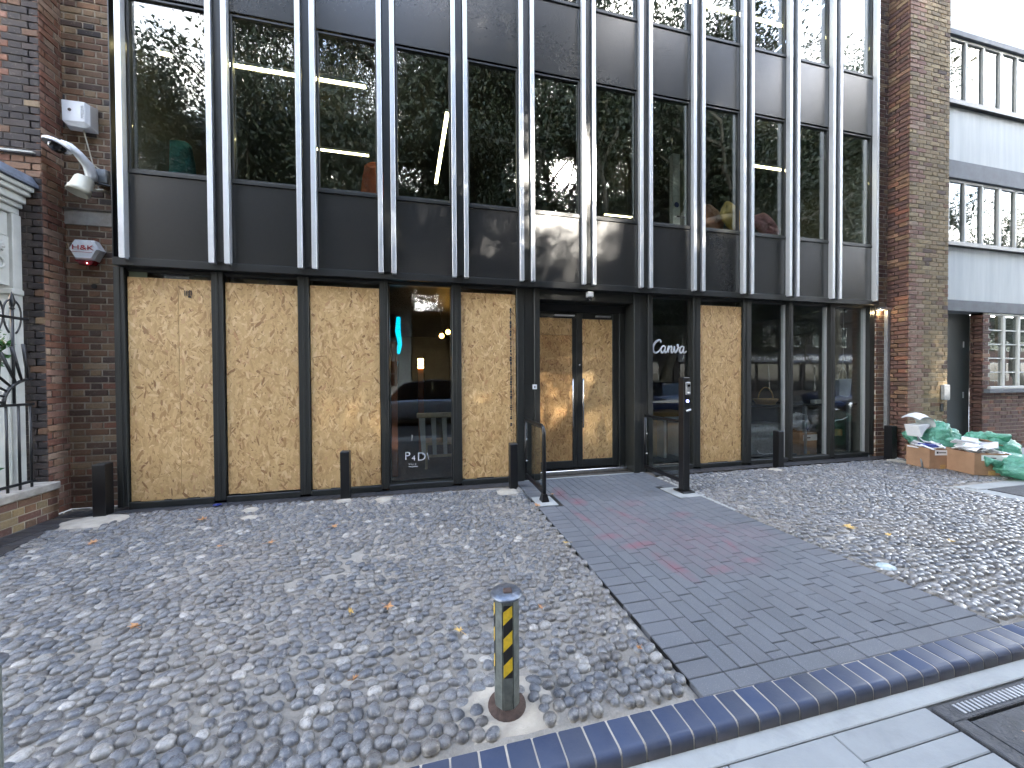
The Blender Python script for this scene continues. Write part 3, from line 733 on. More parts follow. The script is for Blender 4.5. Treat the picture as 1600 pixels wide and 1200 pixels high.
# neighbouring house: dark front, red brick return, doorcase with hood
nh = thing('brick_house', (-4.6, 4.95, 0), 'sooty dark brick neighbouring house with white carved doorcase at the left edge', 'house')
def nmat(u, v, r):
    x = u - 7.0                       # distance left of the corner
    if 3.60 < v < 3.86: return 'brick_red'
    if u < 7.0 - .26 and v > 4.55: return 'brick_red' if r < .92 else 'brick_pink'
    return 'brick_dark' if r < .93 else 'brick_brown'
brickwork(nh, (-11.0, 4.95, 0), (1, 0, 0), 7.02, 8.4, nmat, 3, maxn=240, mortar='mortar_dark', jt=.009)
brickwork(nh, (-3.98, 4.95, 0), (0, 1, 0), .25, 8.4, choose(('brick_red', .7), ('brick_pink', .3)), 4, maxn=250, thick=.05)
bx('string_course', 'white_paint', nh, -6.2, -4.02, 4.915, 4.95, 3.865, 3.885, .003)
# hood over the doorway, seen from its right end
hd = MB()
for (xa, z0, z1, yf) in ((-4.16, 3.20, 3.27, 4.42), (-4.13, 3.27, 3.32, 4.38), (-4.10, 3.32, 3.40, 4.33), (-4.06, 3.40, 3.45, 4.28), (-4.03, 3.45, 3.50, 4.25)):
    hd.box(-5.6, xa, yf, 4.94, z0, z1, .008)
hd.build('hood', 'white_paint', nh)
MB().prism([(-5.7, 3.503), (-4.0, 3.503), (-4.0, 3.53), (-4.05, 3.62), (-5.7, 3.66)], 4.2, 4.948).build('lead_flashing', 'lead', nh)
sur = MB().box(-4.42, -4.155, 4.86, 4.948, 0, 3.2, .006).box(-4.38, -4.20, 4.845, 4.862, .3, 2.3, .004)
sur.box(-4.44, -4.14, 4.83, 4.948, 2.36, 2.42, .008)
sur.build('pilaster', 'white_paint', nh)
br = thing  # (alias kept local)
cb = MB().box(-4.36, -4.19, 4.48, 4.86, 2.95, 3.2, .01)
cb.prism([( -4.36, 2.45), (-4.19, 2.45), (-4.19, 2.95), (-4.36, 2.95)], 4.64, 4.86)
corb = cb.build('corbel', 'white_paint', nh)
sc = MB()
for (cyy, cz, rr, tw) in ((4.62, 3.05, .10, 1), (4.75, 2.66, .075, -1)):
    pts = []
    for k in range(34):
        a = k/33*math.pi*3.6; q = rr*(1 - k/38); pts.append((-4.185, cyy + tw*q*math.cos(a), cz + q*math.sin(a)))
    sc.tube(pts, [.016*(1-k/50) for k in range(34)], 6)
sc.build('scroll', 'white_paint', corb, smooth=True)
fl = MB()
for k in range(9):
    a = k/9*2*math.pi; fl.tube([(-4.18, 4.74, 2.83), (-4.17, 4.74+.06*math.cos(a), 2.83+.06*math.sin(a))], [.018, .012], 6)
fl.build('rosette', 'white_paint', corb, smooth=True)
bx('door_panel', 'cream', nh, -5.5, -4.43, 4.90, 4.945, .25, 3.1, .004)
bx('door_light', 'warm_window', nh, -5.1, -4.46, 4.885, 4.899, 2.35, 2.62, .002)

# low front wall of the neighbour, with coping; railings and a plant behind it
lw_ = thing('low_wall', (-3.95, 3.8, 0), 'low brown brick wall with pale stone coping at the foot of the iron railings', 'wall')
brickwork(lw_, (-3.89, 1.6, 0), (0, 1, 0), 3.34, .30, choose(('brick_stock', .3), ('brick_plum', .4), ('brick_brown', .3)), 5, bond='english', maxn=120)
bx('coping', 'stone', lw_, -4.12, -3.855, 1.6, 4.93, .305, .385, .008)
rl = thing('iron_railings', (-3.95, 4.3, .385), 'black iron railings with spear heads and a fan of radiating bars on the low wall', 'railings')
XR = -3.93
MB().box(XR-.015, XR+.015, 2.5, 4.75, 1.215, 1.24, .003).build('rail', 'iron', rl)
MB().box(XR-.015, XR+.015, 2.5, 4.75, .43, .455, .003).build('rail', 'iron', rl)
MB().box(XR-.012, XR+.012, 3.2, 4.72, 2.07, 2.095, .003).build('rail', 'iron', rl)
for k in range(20):
    y = 4.72 - k*.11; MB().tube([(XR, y, .385), (XR, y, 1.22)], .0105, 8).build('bar', 'iron', rl, smooth=True)
def spear(y, z0, z1, r=.011):
    mb = MB().tube([(XR, y, z0), (XR, y, z1-.16)], r, 8)
    mb.lathe((XR, y, z1-.17), [(.012, 0), (.02, .01), (.012, .025), (.014, .03), (.024, .06), (.02, .10), (.010, .145), (.001, .175)], 8)
    mb.build('spear_bar', 'iron', rl, smooth=True)
for y in (4.575, 4.415, 4.255, 4.095, 3.9): spear(y, 1.24, 2.33)
arc = [(XR, 4.74-.26*math.cos(a), 1.24+.24*math.sin(a)) for a in np.linspace(0, math.pi/2, 12)]
MB().tube(arc, .016, 8).build('arch', 'iron', rl, smooth=True)
for a in np.linspace(.08, 1.42, 7):
    p0 = (XR+.003, 4.74-.26*math.cos(a), 1.24+.24*math.sin(a)); p1 = (XR+.003, 4.74-.62*math.cos(a)*(1 if a < .9 else .8), 1.24+.60*math.sin(a))
    MB().tube([p0, p1], [.010, .015], 8).build('ray', 'iron', rl, smooth=True)
for sgn, y in ((1, 4.575), (-1, 4.575), (1, 4.415), (-1, 4.415), (1, 4.255)):
    pts = [(XR, y+sgn*(.03+.05*math.sin(t*3.3)), 1.98+.24*t-.05*math.cos(t*4)) for t in np.linspace(0, 1, 10)]
    MB().tube(pts, .008, 6).build('scroll', 'iron', rl, smooth=True)
def leafy(name, c, rad, n, sz, mat, label, cat, seed, pot=None):
    rr = np.random.default_rng(seed); root = thing(name, (c[0], c[1], 0), label, cat); mb = MB()
    for i in range(n):
        d = rr.normal(0, 1, 3); d /= np.linalg.norm(d); p = Vector(c) + Vector(d*np.array(rad)*rr.uniform(.3, 1))
        a = Vector(rr.normal(0, 1, 3)).normalized(); b = a.cross(Vector(rr.normal(0, 1, 3))).normalized(); s_ = sz*rr.uniform(.6, 1.3)
        nn = a.cross(b)*s_*.15
        mb.add([p-a*s_, p+b*s_*.4+nn, p+a*s_, p-b*s_*.4+nn], [(0, 1, 2), (0, 2, 3)])
    mb.build('foliage', mat, root)
    st = MB()
    for i in range(7):
        q = Vector(c) + Vector((rr.uniform(-.5, .5)*rad[0], rr.uniform(-.5, .5)*rad[1], rr.uniform(0, .6)*rad[2])); st.tube([(c[0], c[1], .35 if not pot else .2), tuple((q+Vector((c[0], c[1], .3)))/2), tuple(q)], [.012, .009, .004], 6)
    st.build('stem', 'bark', root)
    if pot: MB().lathe((c[0], c[1], 0), [(.09, 0), (.13, .28), (.14, .28), (.14, .31), (.11, .31), (.10, .28)], 14).build('pot', pot, root, smooth=True)
    return root
leafy('climbing_plant', (-4.12, 4.55, 1.78), (.13, .2, .22), 190, .05, 'leaf_plant', 'bright green leafy climber spilling through the top of the iron railings', 'plant', 1)
leafy('potted_plant', (-4.28, 4.66, .62), (.12, .14, .14), 120, .035, 'leaf_plant', 'small potted plant behind the lower bars of the iron railings', 'plant', 2, 'stone')

# ================================================================== OFFICE BUILDING
ob = thing('office_building', (2.3, 5.1, 0), 'dark grey metal and glass office front with silver fins and boarded ground floor', 'building')
X0, BAY, YF = -3.225, .91797, 4.92
FX = [X0 + i*BAY for i in range(13)]
XL, XR_ = -3.35, 7.93
# storey shells
bx('floor_slab', 'inter_floor', ob, -3.34, 7.9, 5.0, 12.0, 2.80, 3.38, 0)
bx('floor_slab', 'inter_floor', ob, -3.34, 7.9, 5.0, 12.0, 5.92, 6.42, 0)
bx('ceiling', 'inter_ceil', ob, -3.34, 7.9, 5.0, 12.0, 9.0, 9.3, 0)
bx('ground_floor', 'inter_floor', ob, -3.34, 7.9, 5.32, 12.0, -.1, .05, 0)
bx('back_wall', 'inter_wall', ob, -3.34, 7.9, 11.9, 12.0, 0, 9.0, 0)
bx('side_wall', 'inter_floor', ob, -3.46, -3.345, 5.31, 12.0, 0, 9.0, 0)
bx('side_wall', 'inter_wall', ob, 7.955, 8.05, 5.16, 12.0, 0, 9.0, 0)
bx('partition', 'inter_wall', ob, 3.10, 3.16, 5.9, 11.9, .05, 2.8, 0)
bx('partition', 'inter_wall', ob, 3.6, 7.9, 8.2, 8.3, .05, 2.8, 0)
bx('corner_panel', 'fascia', ob, XL, XL+.012, YF-.012, 5.195, 2.742, 9.0, .002)
bx('corner_panel', 'fascia', ob, XR_-.02, XR_-.004, YF-.012, 5.1, 2.742, 9.0, .002)
bx('fascia', 'fascia', ob, XL, XR_, YF-.015, YF+.03, 2.738, 2.825, .003)
bx('soffit', 'soffit', ob, XL+.01, XR_-.01, YF+.031, 5.2, 2.740, 2.79, 0)
fm = {}
for i in range(13):
    for s_ in ((1,) if i == 0 else (-1,) if i == 12 else (-1, 1)):
        c = FX[i] + (.078*s_ if 0 < i < 12 else 0)
        a, b_ = c-.031, c+.031
        if 'fin' not in fm:
            mb = MB().box(-.027, .027, -.075, .0, 2.80, 9.0, .003); me = bpy.data.meshes.new('fin'); me.from_pydata(mb.v, [], mb.f); me.update(); me.materials.append(M['silver']); fm['fin'] = me
        o = place('fin', fm['fin'], ob); o.location = Vector((c, YF, 0)) - WL[ob]
    if 0 < i < 12:
        bx('mullion', 'frame', ob, FX[i]-.045, FX[i]+.045, YF-.028, YF+.06, 2.826, 9.0, .004)
for i in range(12):
    a, b_ = FX[i]+.11, FX[i+1]-.11
    if i == 0: a = FX[0]+.032
    if i == 11: b_ = FX[12]-.032
    bx('spandrel_panel', 'panel', ob, a, b_, YF, YF+.03, 2.827, 3.755, .003)
    bx('spandrel_panel', 'panel', ob, a, b_, YF, YF+.03, 5.745, 6.735, .003)
    for z0, z1, gm in ((3.80, 5.72, 'glass_upper'), (6.79, 8.75, 'glass_upper')):
        w = thing('window', (a, YF, z0), None, None); w.parent = ob; w.location = Vector((a, YF, z0)) - WL[ob]; WL[w] = Vector((a, YF, z0))
        bx('sill', 'frame', w, a-.0, b_+.0, YF-.014, YF+.06, z0-.043, z0-.002, .003)
        fr = MB().box(a, a+.022, YF+.004, YF+.06, z0, z1, .002).box(b_-.022, b_, YF+.004, YF+.06, z0, z1, .002)
        fr.box(a+.0225, b_-.0225, YF+.004, YF+.06, z1-.022, z1, .002).box(a+.0225, b_-.0225, YF+.004, YF+.06, z0, z0+.02, .002)
        fr.build('frame', 'frame', w)
        MB().box(a+.023, b_-.023, YF+.03, YF+.04, z0+.021, z1-.023).build('pane', gm, w)
bx('window_ledge', 'ledge', ob, -3.33, 7.88, YF+.075, YF+.42, 3.70, 3.80, .004)
bx('window_ledge', 'ledge', ob, -3.33, 7.88, YF+.075, YF+.30, 6.70, 6.79, .004)
# ground floor frame: posts between the bays
posts = [(-3.40, -3.30), (-2.46, -2.34), (-1.54, -1.42), (-.58, -.49), (.34, .46), (1.24, 1.575), (3.08, 3.40), (4.12, 4.25), (5.07, 5.235), (6.01, 6.10), (6.93, 7.03), (7.84, 7.955)]
for j, (a, b_) in enumerate(posts):
    if j in (5, 6):
        w = (b_-a)
        bx('post', 'frame', ob, a, a+.10, 4.995, 5.30, .0, 2.737, .004)
        bx('post', 'frame', ob, a+.102, b_-.082, 5.015, 5.30, .0, 2.737, .004)
        bx('post', 'frame', ob, b_-.08, b_, 4.99, 5.36, .0, 2.737, .004)
    else:
        bx('post', 'frame', ob, a, b_, 4.985, 5.14, .03, 2.737, .004)
        bx('post_bead', 'frame', ob, (a+b_)/2-.012, (a+b_)/2+.012, 4.979, 4.9855, .03, 2.737, .002)
def gf_window(a, b_, mat='glass'):
    w = thing('shop_window', (a, 5.05, .03), None, None); w.parent = ob; w.location = Vector((a, 5.05, .03)) - WL[ob]; WL[w] = Vector((a, 5.05, .03))
    bx('bottom_rail', 'frame', w, a+.001, b_-.001, 4.99, 5.13, .0, .075, .004)
    bx('top_rail', 'frame', w, a+.001, b_-.001, 5.03, 5.13, 2.70, 2.737, .003)
    fr = MB().box(a+.001, a+.016, 5.05, 5.12, .077, 2.70, .002).box(b_-.016, b_-.001, 5.05, 5.12, .077, 2.70, .002)
    fr.build('bead', 'silver' if a > 5.2 else 'frame', w)
    MB().box(a+.017, b_-.017, 5.085, 5.095, .077, 2.699).build('pane', mat, w)
    return w
gfw = [(-3.30, -2.46), (-2.34, -1.54), (-1.42, -.58), (-.49, .34), (.46, 1.24), (3.40, 4.12), (4.25, 5.07), (5.235, 6.01), (6.10, 6.93), (7.03, 7.84)]
GW = [gf_window(a, b_) for a, b_ in gfw]
# lettering on the glass of the ground floor
def ribbon(parent, strokes, ox, oz, sc_, y, mat, name):
    mb = MB()
    for pts, r in strokes:
        P = [Vector((ox+px*sc_, y, oz+pz*sc_)) for px, pz in pts]
        out = []
        for i in range(len(P)-1):
            p0, p1, p2, p3 = P[max(i-1, 0)], P[i], P[i+1], P[min(i+2, len(P)-1)]
            for t in (0, .2, .4, .6, .8):
                out.append(.5*((2*p1)+(p2-p0)*t+(2*p0-5*p1+4*p2-p3)*t*t+(3*p1-p0-3*p2+p3)*t**3))
        out.append(P[-1]); n_ = len(out)
        rr = [r*sc_*(.62+.5*math.sin(math.pi*min(1, max(0, (i+.6)/n_)))) for i in range(n_)]
        mb.tube(out, rr, 8, sq=.25)
    return mb.build(name, mat, parent, smooth=True)
canva = [([(1.02, 1.02), (1.0, 1.22), (.80, 1.30), (.45, 1.12), (.18, .70), (.16, .28), (.40, .04), (.72, .14), (1.0, .42)], .105),          # C
         ([(1.50, .62), (1.36, .74), (1.12, .60), (1.02, .30), (1.12, .06), (1.30, .12), (1.48, .42), (1.54, .70)], .085), ([(1.53, .66), (1.47, .30), (1.52, .06), (1.68, .14), (1.80, .36)], .085),
         ([(1.74, .30), (1.86, .62), (1.93, .68), (1.90, .40), (1.86, .04)], .085), ([(1.90, .30), (2.04, .60), (2.22, .70), (2.26, .52), (2.20, .24), (2.28, .05), (2.46, .20)], .085),
         ([(2.42, .14), (2.50, .50), (2.58, .68), (2.58, .40), (2.64, .08), (2.80, .20), (2.98, .52), (3.0, .84), (2.90, .80), (2.98, .62), (3.16, .58)], .085),
         ([(3.66, .60), (3.50, .72), (3.28, .58), (3.18, .30), (3.28, .06), (3.46, .12), (3.62, .42), (3.70, .70)], .085), ([(3.69, .66), (3.62, .30), (3.68, .06), (3.86, .12), (4.0, .26)], .085)]
ribbon(GW[5], canva, 3.435, 1.845, .158, 5.075, 'white', 'lettering')
t_ = text_mesh('P', .15, 'white', .001); put_text('lettering', t_, GW[3], (-.265, 5.078, .425))
t_ = text_mesh('4', .10, 'white', .001); put_text('lettering', t_, GW[3], (-.185, 5.078, .392))
t_ = text_mesh('D', .16, 'white', .001); put_text('lettering', t_, GW[3], (-.08, 5.078, .405))
MB().tube([(-.005, 5.08, .455), (.018, 5.08, .36)], [.006, .003], 6).build('lettering', 'white', GW[3])
t_ = text_mesh('VILLE', .035, 'white', .001, spacing=1.3); put_text('lettering', t_, GW[3], (-.2, 5.078, .312), (math.pi/2, .1, 0))
MB().tube([(-.25, 5.08, .285), (-.2, 5.08, .277), (-.13, 5.08, .282)], .003, 6).build('lettering', 'white', GW[3])
MB().tube([(-.2, 5.08, .71), (-.205, 5.08, .63)], [.008, .003], 6).build('etching', 'canvas', GW[3])

# entrance: recessed double door
bx('lintel', 'frame', ob, 1.577, 3.078, 5.02, 5.28, 2.595, 2.735, .005)
bx('door_header', 'rubber', ob, 1.58, 3.075, 5.26, 5.40, 2.475, 2.594, .004)
bx('door_jamb', 'frame', ob, 1.577, 1.615, 5.25, 5.36, .03, 2.474, .003); bx('door_jamb', 'frame', ob, 2.975, 3.077, 5.25, 5.36, .03, 2.474, .003)
bx('threshold', 'steel', ob, 1.58, 3.07, 5.17, 5.26, .0, .062, .004)
def leaf(x0, x1, g0, g1, hx, side):
    d = thing('door', (x0, 5.3, .065), None, None); d.parent = ob; d.location = Vector((x0, 5.3, .065)) - WL[ob]; WL[d] = Vector((x0, 5.3, .065))
    fr = MB().box(x0, g0, 5.285, 5.335, .067, 2.472, .003).box(g1, x1, 5.285, 5.335, .067, 2.472, .003)
    fr.box(g0+.0005, g1-.0005, 5.285, 5.335, .067, .18, .003).box(g0+.0005, g1-.0005, 5.285, 5.335, 2.385, 2.472, .003); fr.build('frame', 'frame', d)
    MB().box(g0, g1, 5.318, 5.326, .181, 2.384).build('pane', 'glass', d)
    h = MB().tube([(hx, 5.20, .70), (hx, 5.20, 1.45)], .012, 12); h.build('handle', 'steel', d, smooth=True)
    f2 = MB().tube([(hx, 5.20, .78), (hx, 5.29, .78)], .007, 8).tube([(hx, 5.20, 1.37), (hx, 5.29, 1.37)], .007, 8); f2.build('handle_fixing', 'steel', d, smooth=True)
    bx('closer', 'silver' if side < 0 else 'galv', d, (x0+x1)/2-.05, (x0+x1)/2+.27 if side < 0 else (x0+x1)/2+.2, 5.22, 5.275, 2.405, 2.43, .004)
    return d
d1 = leaf(1.618, 2.263, 1.67, 2.195, 2.165, -1); d2 = leaf(2.267, 2.972, 2.36, 2.875, 2.335, 1)
MB().lathe((0, 0, 0), [(.015, 0), (.015, .012), (.011, .014)], 12, Matrix.Translation((2.305, 5.285, 1.66)) @ Matrix.Rotation(R(90), 4, 'X')).build('lock', 'steel', d2)
# door entry switch on the left post and camera under the fascia
sw = thing('door_switch', (1.49, 4.99, 1.34), 'small square white switch plate on the black post left of the doors', 'switch')
bx('plate', 'white', sw, 1.462, 1.528, 4.982, 4.994, 1.305, 1.372, .003); bx('button', 'rubber', sw, 1.488, 1.502, 4.977, 4.9825, 1.325, 1.352, .001)
cc = thing('security_camera', (2.34, 5.0, 2.66), 'small white and black dome camera fixed under the canopy over the doors', 'camera')
bx('housing', 'white', cc, 2.295, 2.385, 4.93, 5.018, 2.645, 2.725, .008)
MB().lathe((2.335, 4.965, 2.60), [(.005, 0), (.026, .008), (.034, .03), (.03, .045)], 16).build('dome', 'glossblack', cc, smooth=True)
MB().lathe((2.335, 4.952, 2.597), [(.004, 0), (.009, .004), (.006, .01)], 8).build('lens', 'white', cc)

# ================================================================== OSB BOARDS
def osb(x0, x1, z0, z1, y, label, mat='osb', seams=(), seed=1, tabs=(), parent=None):
    root = thing('chipboard_sheet', ((x0+x1)/2, y, z0), label, 'board', 'chipboard sheets boarding the front')
    edges = [x0] + list(seams) + [x1]
    r = np.random.default_rng(seed)
    for a, b in zip(edges[:-1], edges[1:]):
        a2, b2 = a + (.0012 if a != x0 else 0), b - (.0012 if b != x1 else 0)
        n = int((b2-a2)*(z1-z0)*2200); ox, oz = WL[root].x, WL[root].z
        cx = r.uniform(a2, b2, n); cz = r.uniform(z0, z1, n)
        ln = r.uniform(.045, .125, n)*.5*np.where(r.random(n) < .15, 1.3, 1); wd = r.uniform(.010, .036, n)*.5
        th = np.where(r.random(n) < .75, r.normal(math.pi/2, .55, n), r.uniform(0, math.pi, n))
        c, s_ = np.cos(th), np.sin(th); V = np.zeros((n, 6, 3)); sk = r.uniform(-.4, .4, n)
        for q, (u, w) in enumerate(((-1, -.6), (.2, -1), (1, -.5), (.85, .6), (-.1, 1), (-.9, .5))):
            uu, ww = u*ln + sk*w*wd, w*wd
            V[:, q, 0] = np.clip(cx + uu*c - ww*s_, a2, b2); V[:, q, 2] = np.clip(cz + uu*s_ + ww*c, z0, z1)
            V[:, q, 1] = y - 1.0e-6*np.arange(n)
        V = V.reshape(-1, 3) - np.array([ox, y, oz]); F = np.arange(n*6).reshape(n, 6)
        body = MB().box(a2-ox, b2-ox, .0003, .018, 0, z1-z0)
        me = bpy.data.meshes.new('sheet')
        vv = V.tolist() + body.v; ff = F.tolist() + [tuple(i+n*6 for i in q) for q in body.f]
        me.from_pydata(vv, [], ff); me.update(); me.materials.append(M[mat])
        o = bpy.data.objects.new('sheet', me); COL.objects.link(o); o.parent = root
    for (a, b, dz) in tabs: bx('packer', mat, root, a, b, y+.001, y+.016, z0-dz, z0-.001, .001)
    return root
YB = 5.012
b1 = osb(-3.285, -2.465, .085, 2.635, YB, 'pair of abutting chipboard sheets with a vertical seam and printed stamp, far left window', seams=(-2.80,), seed=1, tabs=((-3.2, -2.98, .012), (-2.9, -2.75, .016), (-2.62, -2.48, .01)))
osb(-2.325, -1.55, .095, 2.62, YB, 'chipboard sheet with no bollard in front, second window from the left', seed=2, tabs=((-2.2, -2.0, .008),))
osb(-1.41, -.595, .085, 2.635, YB, 'chipboard sheet behind a black bollard, left of the unboarded window with the slatted chair', seed=3, tabs=((-1.36, -1.2, .012), (-.8, -.62, -.0)))
b5 = osb(.455, 1.225, .09, 2.64, YB, 'chipboard sheet with vertical black printing along its right edge, left of the doors', seed=4, tabs=((.5, .66, .012), (.9, 1.1, .012)))
osb(4.255, 5.055, .085, 2.615, YB, 'chipboard sheet standing alone between glazed windows, right of the doors', seed=5, tabs=((4.3, 4.42, .014), (4.8, 4.95, .012)))
osb(1.672, 2.193, .183, 2.125, 5.297, 'darker orange chipboard sheet in the left door leaf under a paler strip', 'osb_warm', seed=6)
osb(1.672, 2.193, 2.129, 2.383, 5.295, 'narrow pale chipboard strip across the top of the left door leaf', seed=7)
osb(2.362, 2.873, .19, 2.38, 5.297, 'tall pale chipboard sheet filling the right door leaf', seed=8)
pr = MB(); rr = random.Random(5)
for k in range(5): pr.box(-2.735+k*.016, -2.727+k*.016, YB-.0085, YB-.0062, 2.43+rr.uniform(0, .02), 2.52-rr.uniform(0, .02))
pr.box(-2.70, -2.665, YB-.0095, YB-.0088, 2.425, 2.44); pr.build('printed_stamp', 'ink', b1)
pr = MB(); z = 2.45
while z > .12:
    h = rr.uniform(.008, .05)
    if rr.random() < .93:
        w = rr.choice((.012, .02, .026)) if z > .8 else .008
        if z > 1.0 or rr.random() < .6: pr.box(1.152-w/2+rr.uniform(-.004, .004), 1.152+w/2, YB-.0085, YB-.0062, z-h, z)
    z -= h + rr.uniform(.003, .01)
pr.build('printed_strip', 'ink', b5)
bx('joint', 'ink', b5, 1.187, 1.189, YB-.0085, YB-.0062, .1, 2.63, 0)
pt = thing('green_tape', (-3.2, YB, 2.64), 'small olive green piece of film stuck above the far left chipboard sheet', 'film')
bx('film', 'ledge', pt, -3.28, -3.11, 5.03, 5.034, 2.638, 2.70, 0)

# ================================================================== STREET THINGS IN FRONT
BL = [(-3.44, 4.86, .56, .115, 'thick black bollard against the brick wall at the left end of the front'),
      (-.985, 4.83, .575, .105, 'black square bollard in front of the third chipboard sheet'),
      (1.115, 4.74, .59, .105, 'black square bollard beside the left glass handrail'),
      (5.53, 4.76, .585, .105, 'black square bollard in front of the window with the wicker basket'),
      (8.02, 4.78, .58, .12, 'black square bollard below the aluminium channel at the right brick pier')]
for (x, y, h, w, lab) in BL:
    r_ = thing('bollard', (x, y, 0), lab, 'bollard', 'black bollards along the front')
    bx('post', 'black', r_, x-w/2, x+w/2, y-w/2, y+w/2, -.02, h, .004); bx('cap', 'frame', r_, x-w/2+.006, x+w/2-.006, y-w/2+.006, y+w/2-.006, h+.0003, h+.006, .002)
# handrails
def handrail(x, ypost, yback, label, reader=False):
    t = thing('glass_handrail', (x, ypost, 0), label, 'handrail', 'glass handrails beside the entrance path')
    r0 = .021
    pts = [(x, yback, .12), (x, yback, .86)]; MB().tube(pts, r0, 10).build('rear_post', 'black', t, smooth=True)
    if not reader:
        top = [(x, yback, .885)] + [(x, y_, .885) for y_ in (ypost+.12,)] + [(x, ypost+.10*(1-math.sin(a)), .785+.10*math.cos(a)) for a in np.linspace(.15, math.pi/2, 7)] + [(x, ypost, .05)]
        MB().tube(top, .024, 10).build('top_rail', 'black', t, smooth=True)
        MB().prism_z([(x-.03, ypost-.045), (x+.03, ypost-.045), (x+.03, ypost+.045), (x-.03, ypost+.045)], .004, .03).add([(x-.045, ypost-.06, .004), (x+.045, ypost-.06, .004), (x+.045, ypost+.06, .004), (x-.045, ypost+.06, .004), (x-.026, ypost-.03, .09), (x+.026, ypost-.03, .09), (x+.026, ypost+.03, .09), (x-.026, ypost+.03, .09)], [(0, 1, 5, 4), (1, 2, 6, 5), (2, 3, 7, 6), (3, 0, 4, 7), (4, 5, 6, 7)]).build('foot', 'black', t)
    else:
        MB().tube([(x, yback, .885), (x, ypost+.14, .885), (x, ypost+.07, .86)], .020, 10).build('top_rail', 'black', t, smooth=True)
    MB().box(x-.02, x+.02, ypost+.02, yback, .085, .135, .004).build('bottom_rail', 'black', t)
    MB().box(x-.005, x+.005, ypost+.035, yback-.03, .15, .85).build('glass_panel', 'glass_clear', t)
    for z in (.3, .6):
        bx('clamp', 'steel', t, x-.012, x+.012, yback-.045, yback-.02, z, z+.02, .002)
    return t
handrail(1.345, 4.12, 4.93, 'low black handrail with a rounded front corner and clear panel, left of the path')
handrail(3.235, 4.03, 4.95, 'low black handrail with clear panel running back from the card reader post', True)
rp = thing('reader_post', (3.19, 4.03, 0), 'tall black square post carrying a door intercom and card reader, right of the path', 'post')
bx('post', 'black', rp, 3.145, 3.238, 3.98, 4.08, .02, 1.46, .006)
bx('base_plate', 'black', rp, 3.10, 3.28, 3.93, 4.12, .004, .022, .004)
ic = bx('intercom', 'galv', rp, 3.165, 3.232, 3.955, 3.979, 1.24, 1.40, .006)
MB().lathe((0, 0, 0), [(.018, 0), (.018, .008), (.012, .01)], 14, Matrix.Translation((3.200, 3.955, 1.355)) @ Matrix.Rotation(R(90), 4, 'X')).build('camera_lens', 'glossblack', ic)
bx('button', 'white', ic, 3.18, 3.218, 3.950, 3.9545, 1.256, 1.275, .001)
MB().lathe((0, 0, 0), [(.016, 0), (.016, .008), (.010, .01)], 14, Matrix.Translation((3.20, 3.979, 1.16)) @ Matrix.Rotation(R(90), 4, 'X')).build('fob_reader', 'led_blue', rp)
MB().tube([(3.18, 3.965, 1.035), (3.23, 3.955, 1.055)], [.014, .010], 10).build('handle', 'white', rp, smooth=True)
# yellow and black striped posts
def striped(x, y, h, label, yaw=0):
    t = thing('striped_post', (x, y, 0), label, 'bollard', 'yellow and black taped posts')
    rm = Matrix.Translation((x, y, 0)) @ Matrix.Rotation(yaw, 4, 'Z'); W = .0535
    n = 8; a0 = math.pi/8; ro = W/math.cos(math.pi/8-.07)
    poly = []
    for k in range(8):                                  # slim grooves between the faces
        a = a0 + k*math.pi/4; poly += [(ro*math.cos(a-.07), ro*math.sin(a-.07)), ((ro-.004)*math.cos(a), (ro-.004)*math.sin(a)), (ro*math.cos(a+.07), ro*math.sin(a+.07))]
    MB().prism_z(poly, -.02, h-.012, rm).build('post', M['postgreen'], t)
    MB().lathe((0, 0, h-.012), [(.0, -.001), (.066, 0), (.071, .006), (.066, .013), (.03, .017), (.0, .018)], 28, rm, cap=False).build('cap', M['capmetal'], t, smooth=True)
    MB().box(-.014, .024, -.022, .016, h+.003, h+.011, .004, rm).build('lock', 'rust', t)
    MB().lathe((0, 0, 0), [(.086, -.01), (.084, .004), (.062, .007), (.058, .02), (.045, .02)], 24, rm, cap=False).build('collar', 'rust', t, smooth=True)
    for fa in (-math.pi/2, -math.pi/2-math.pi/4*2+0):
        fm4 = rm @ Matrix.Rotation(fa+math.pi/2, 4, 'Z')
        zt, zb, hw = h-.03, h-.345, .0195; step = .058; sl_ = .036
        z = zb - .06; k = 0
        while z < zt + .06:
            p = [(-hw, z), (hw, z+sl_), (hw, z+sl_+step-.0006), (-hw, z+step-.0006)]
            q = [(a, min(max(b, zb), zt)) for a, b in p]
            if max(b for a, b in q) - min(b for a, b in q) > .002:
                MB().prism(q, -W-.0012, -W-.0002, fm4).build('tape_stripe', 'yellow' if k % 2 else 'rubber', t)
            z += step; k += 1
    return t
M['postgreen'] = plain('postgreen', (.14, .155, .145), .5, .35, var=.3, scale=30, bump=.25, bscale=60)
M['capmetal'] = plain('capmetal', (.16, .18, .215), .42, .7, var=.5, scale=28, bump=.3, bscale=60)
striped(.335, 1.575, .505, 'low grey green metal post with yellow and black tape standing in the cobbles', R(-6))
striped(-1.475, 1.575, .505, 'taped post cut off by the left edge of the picture', R(-6))

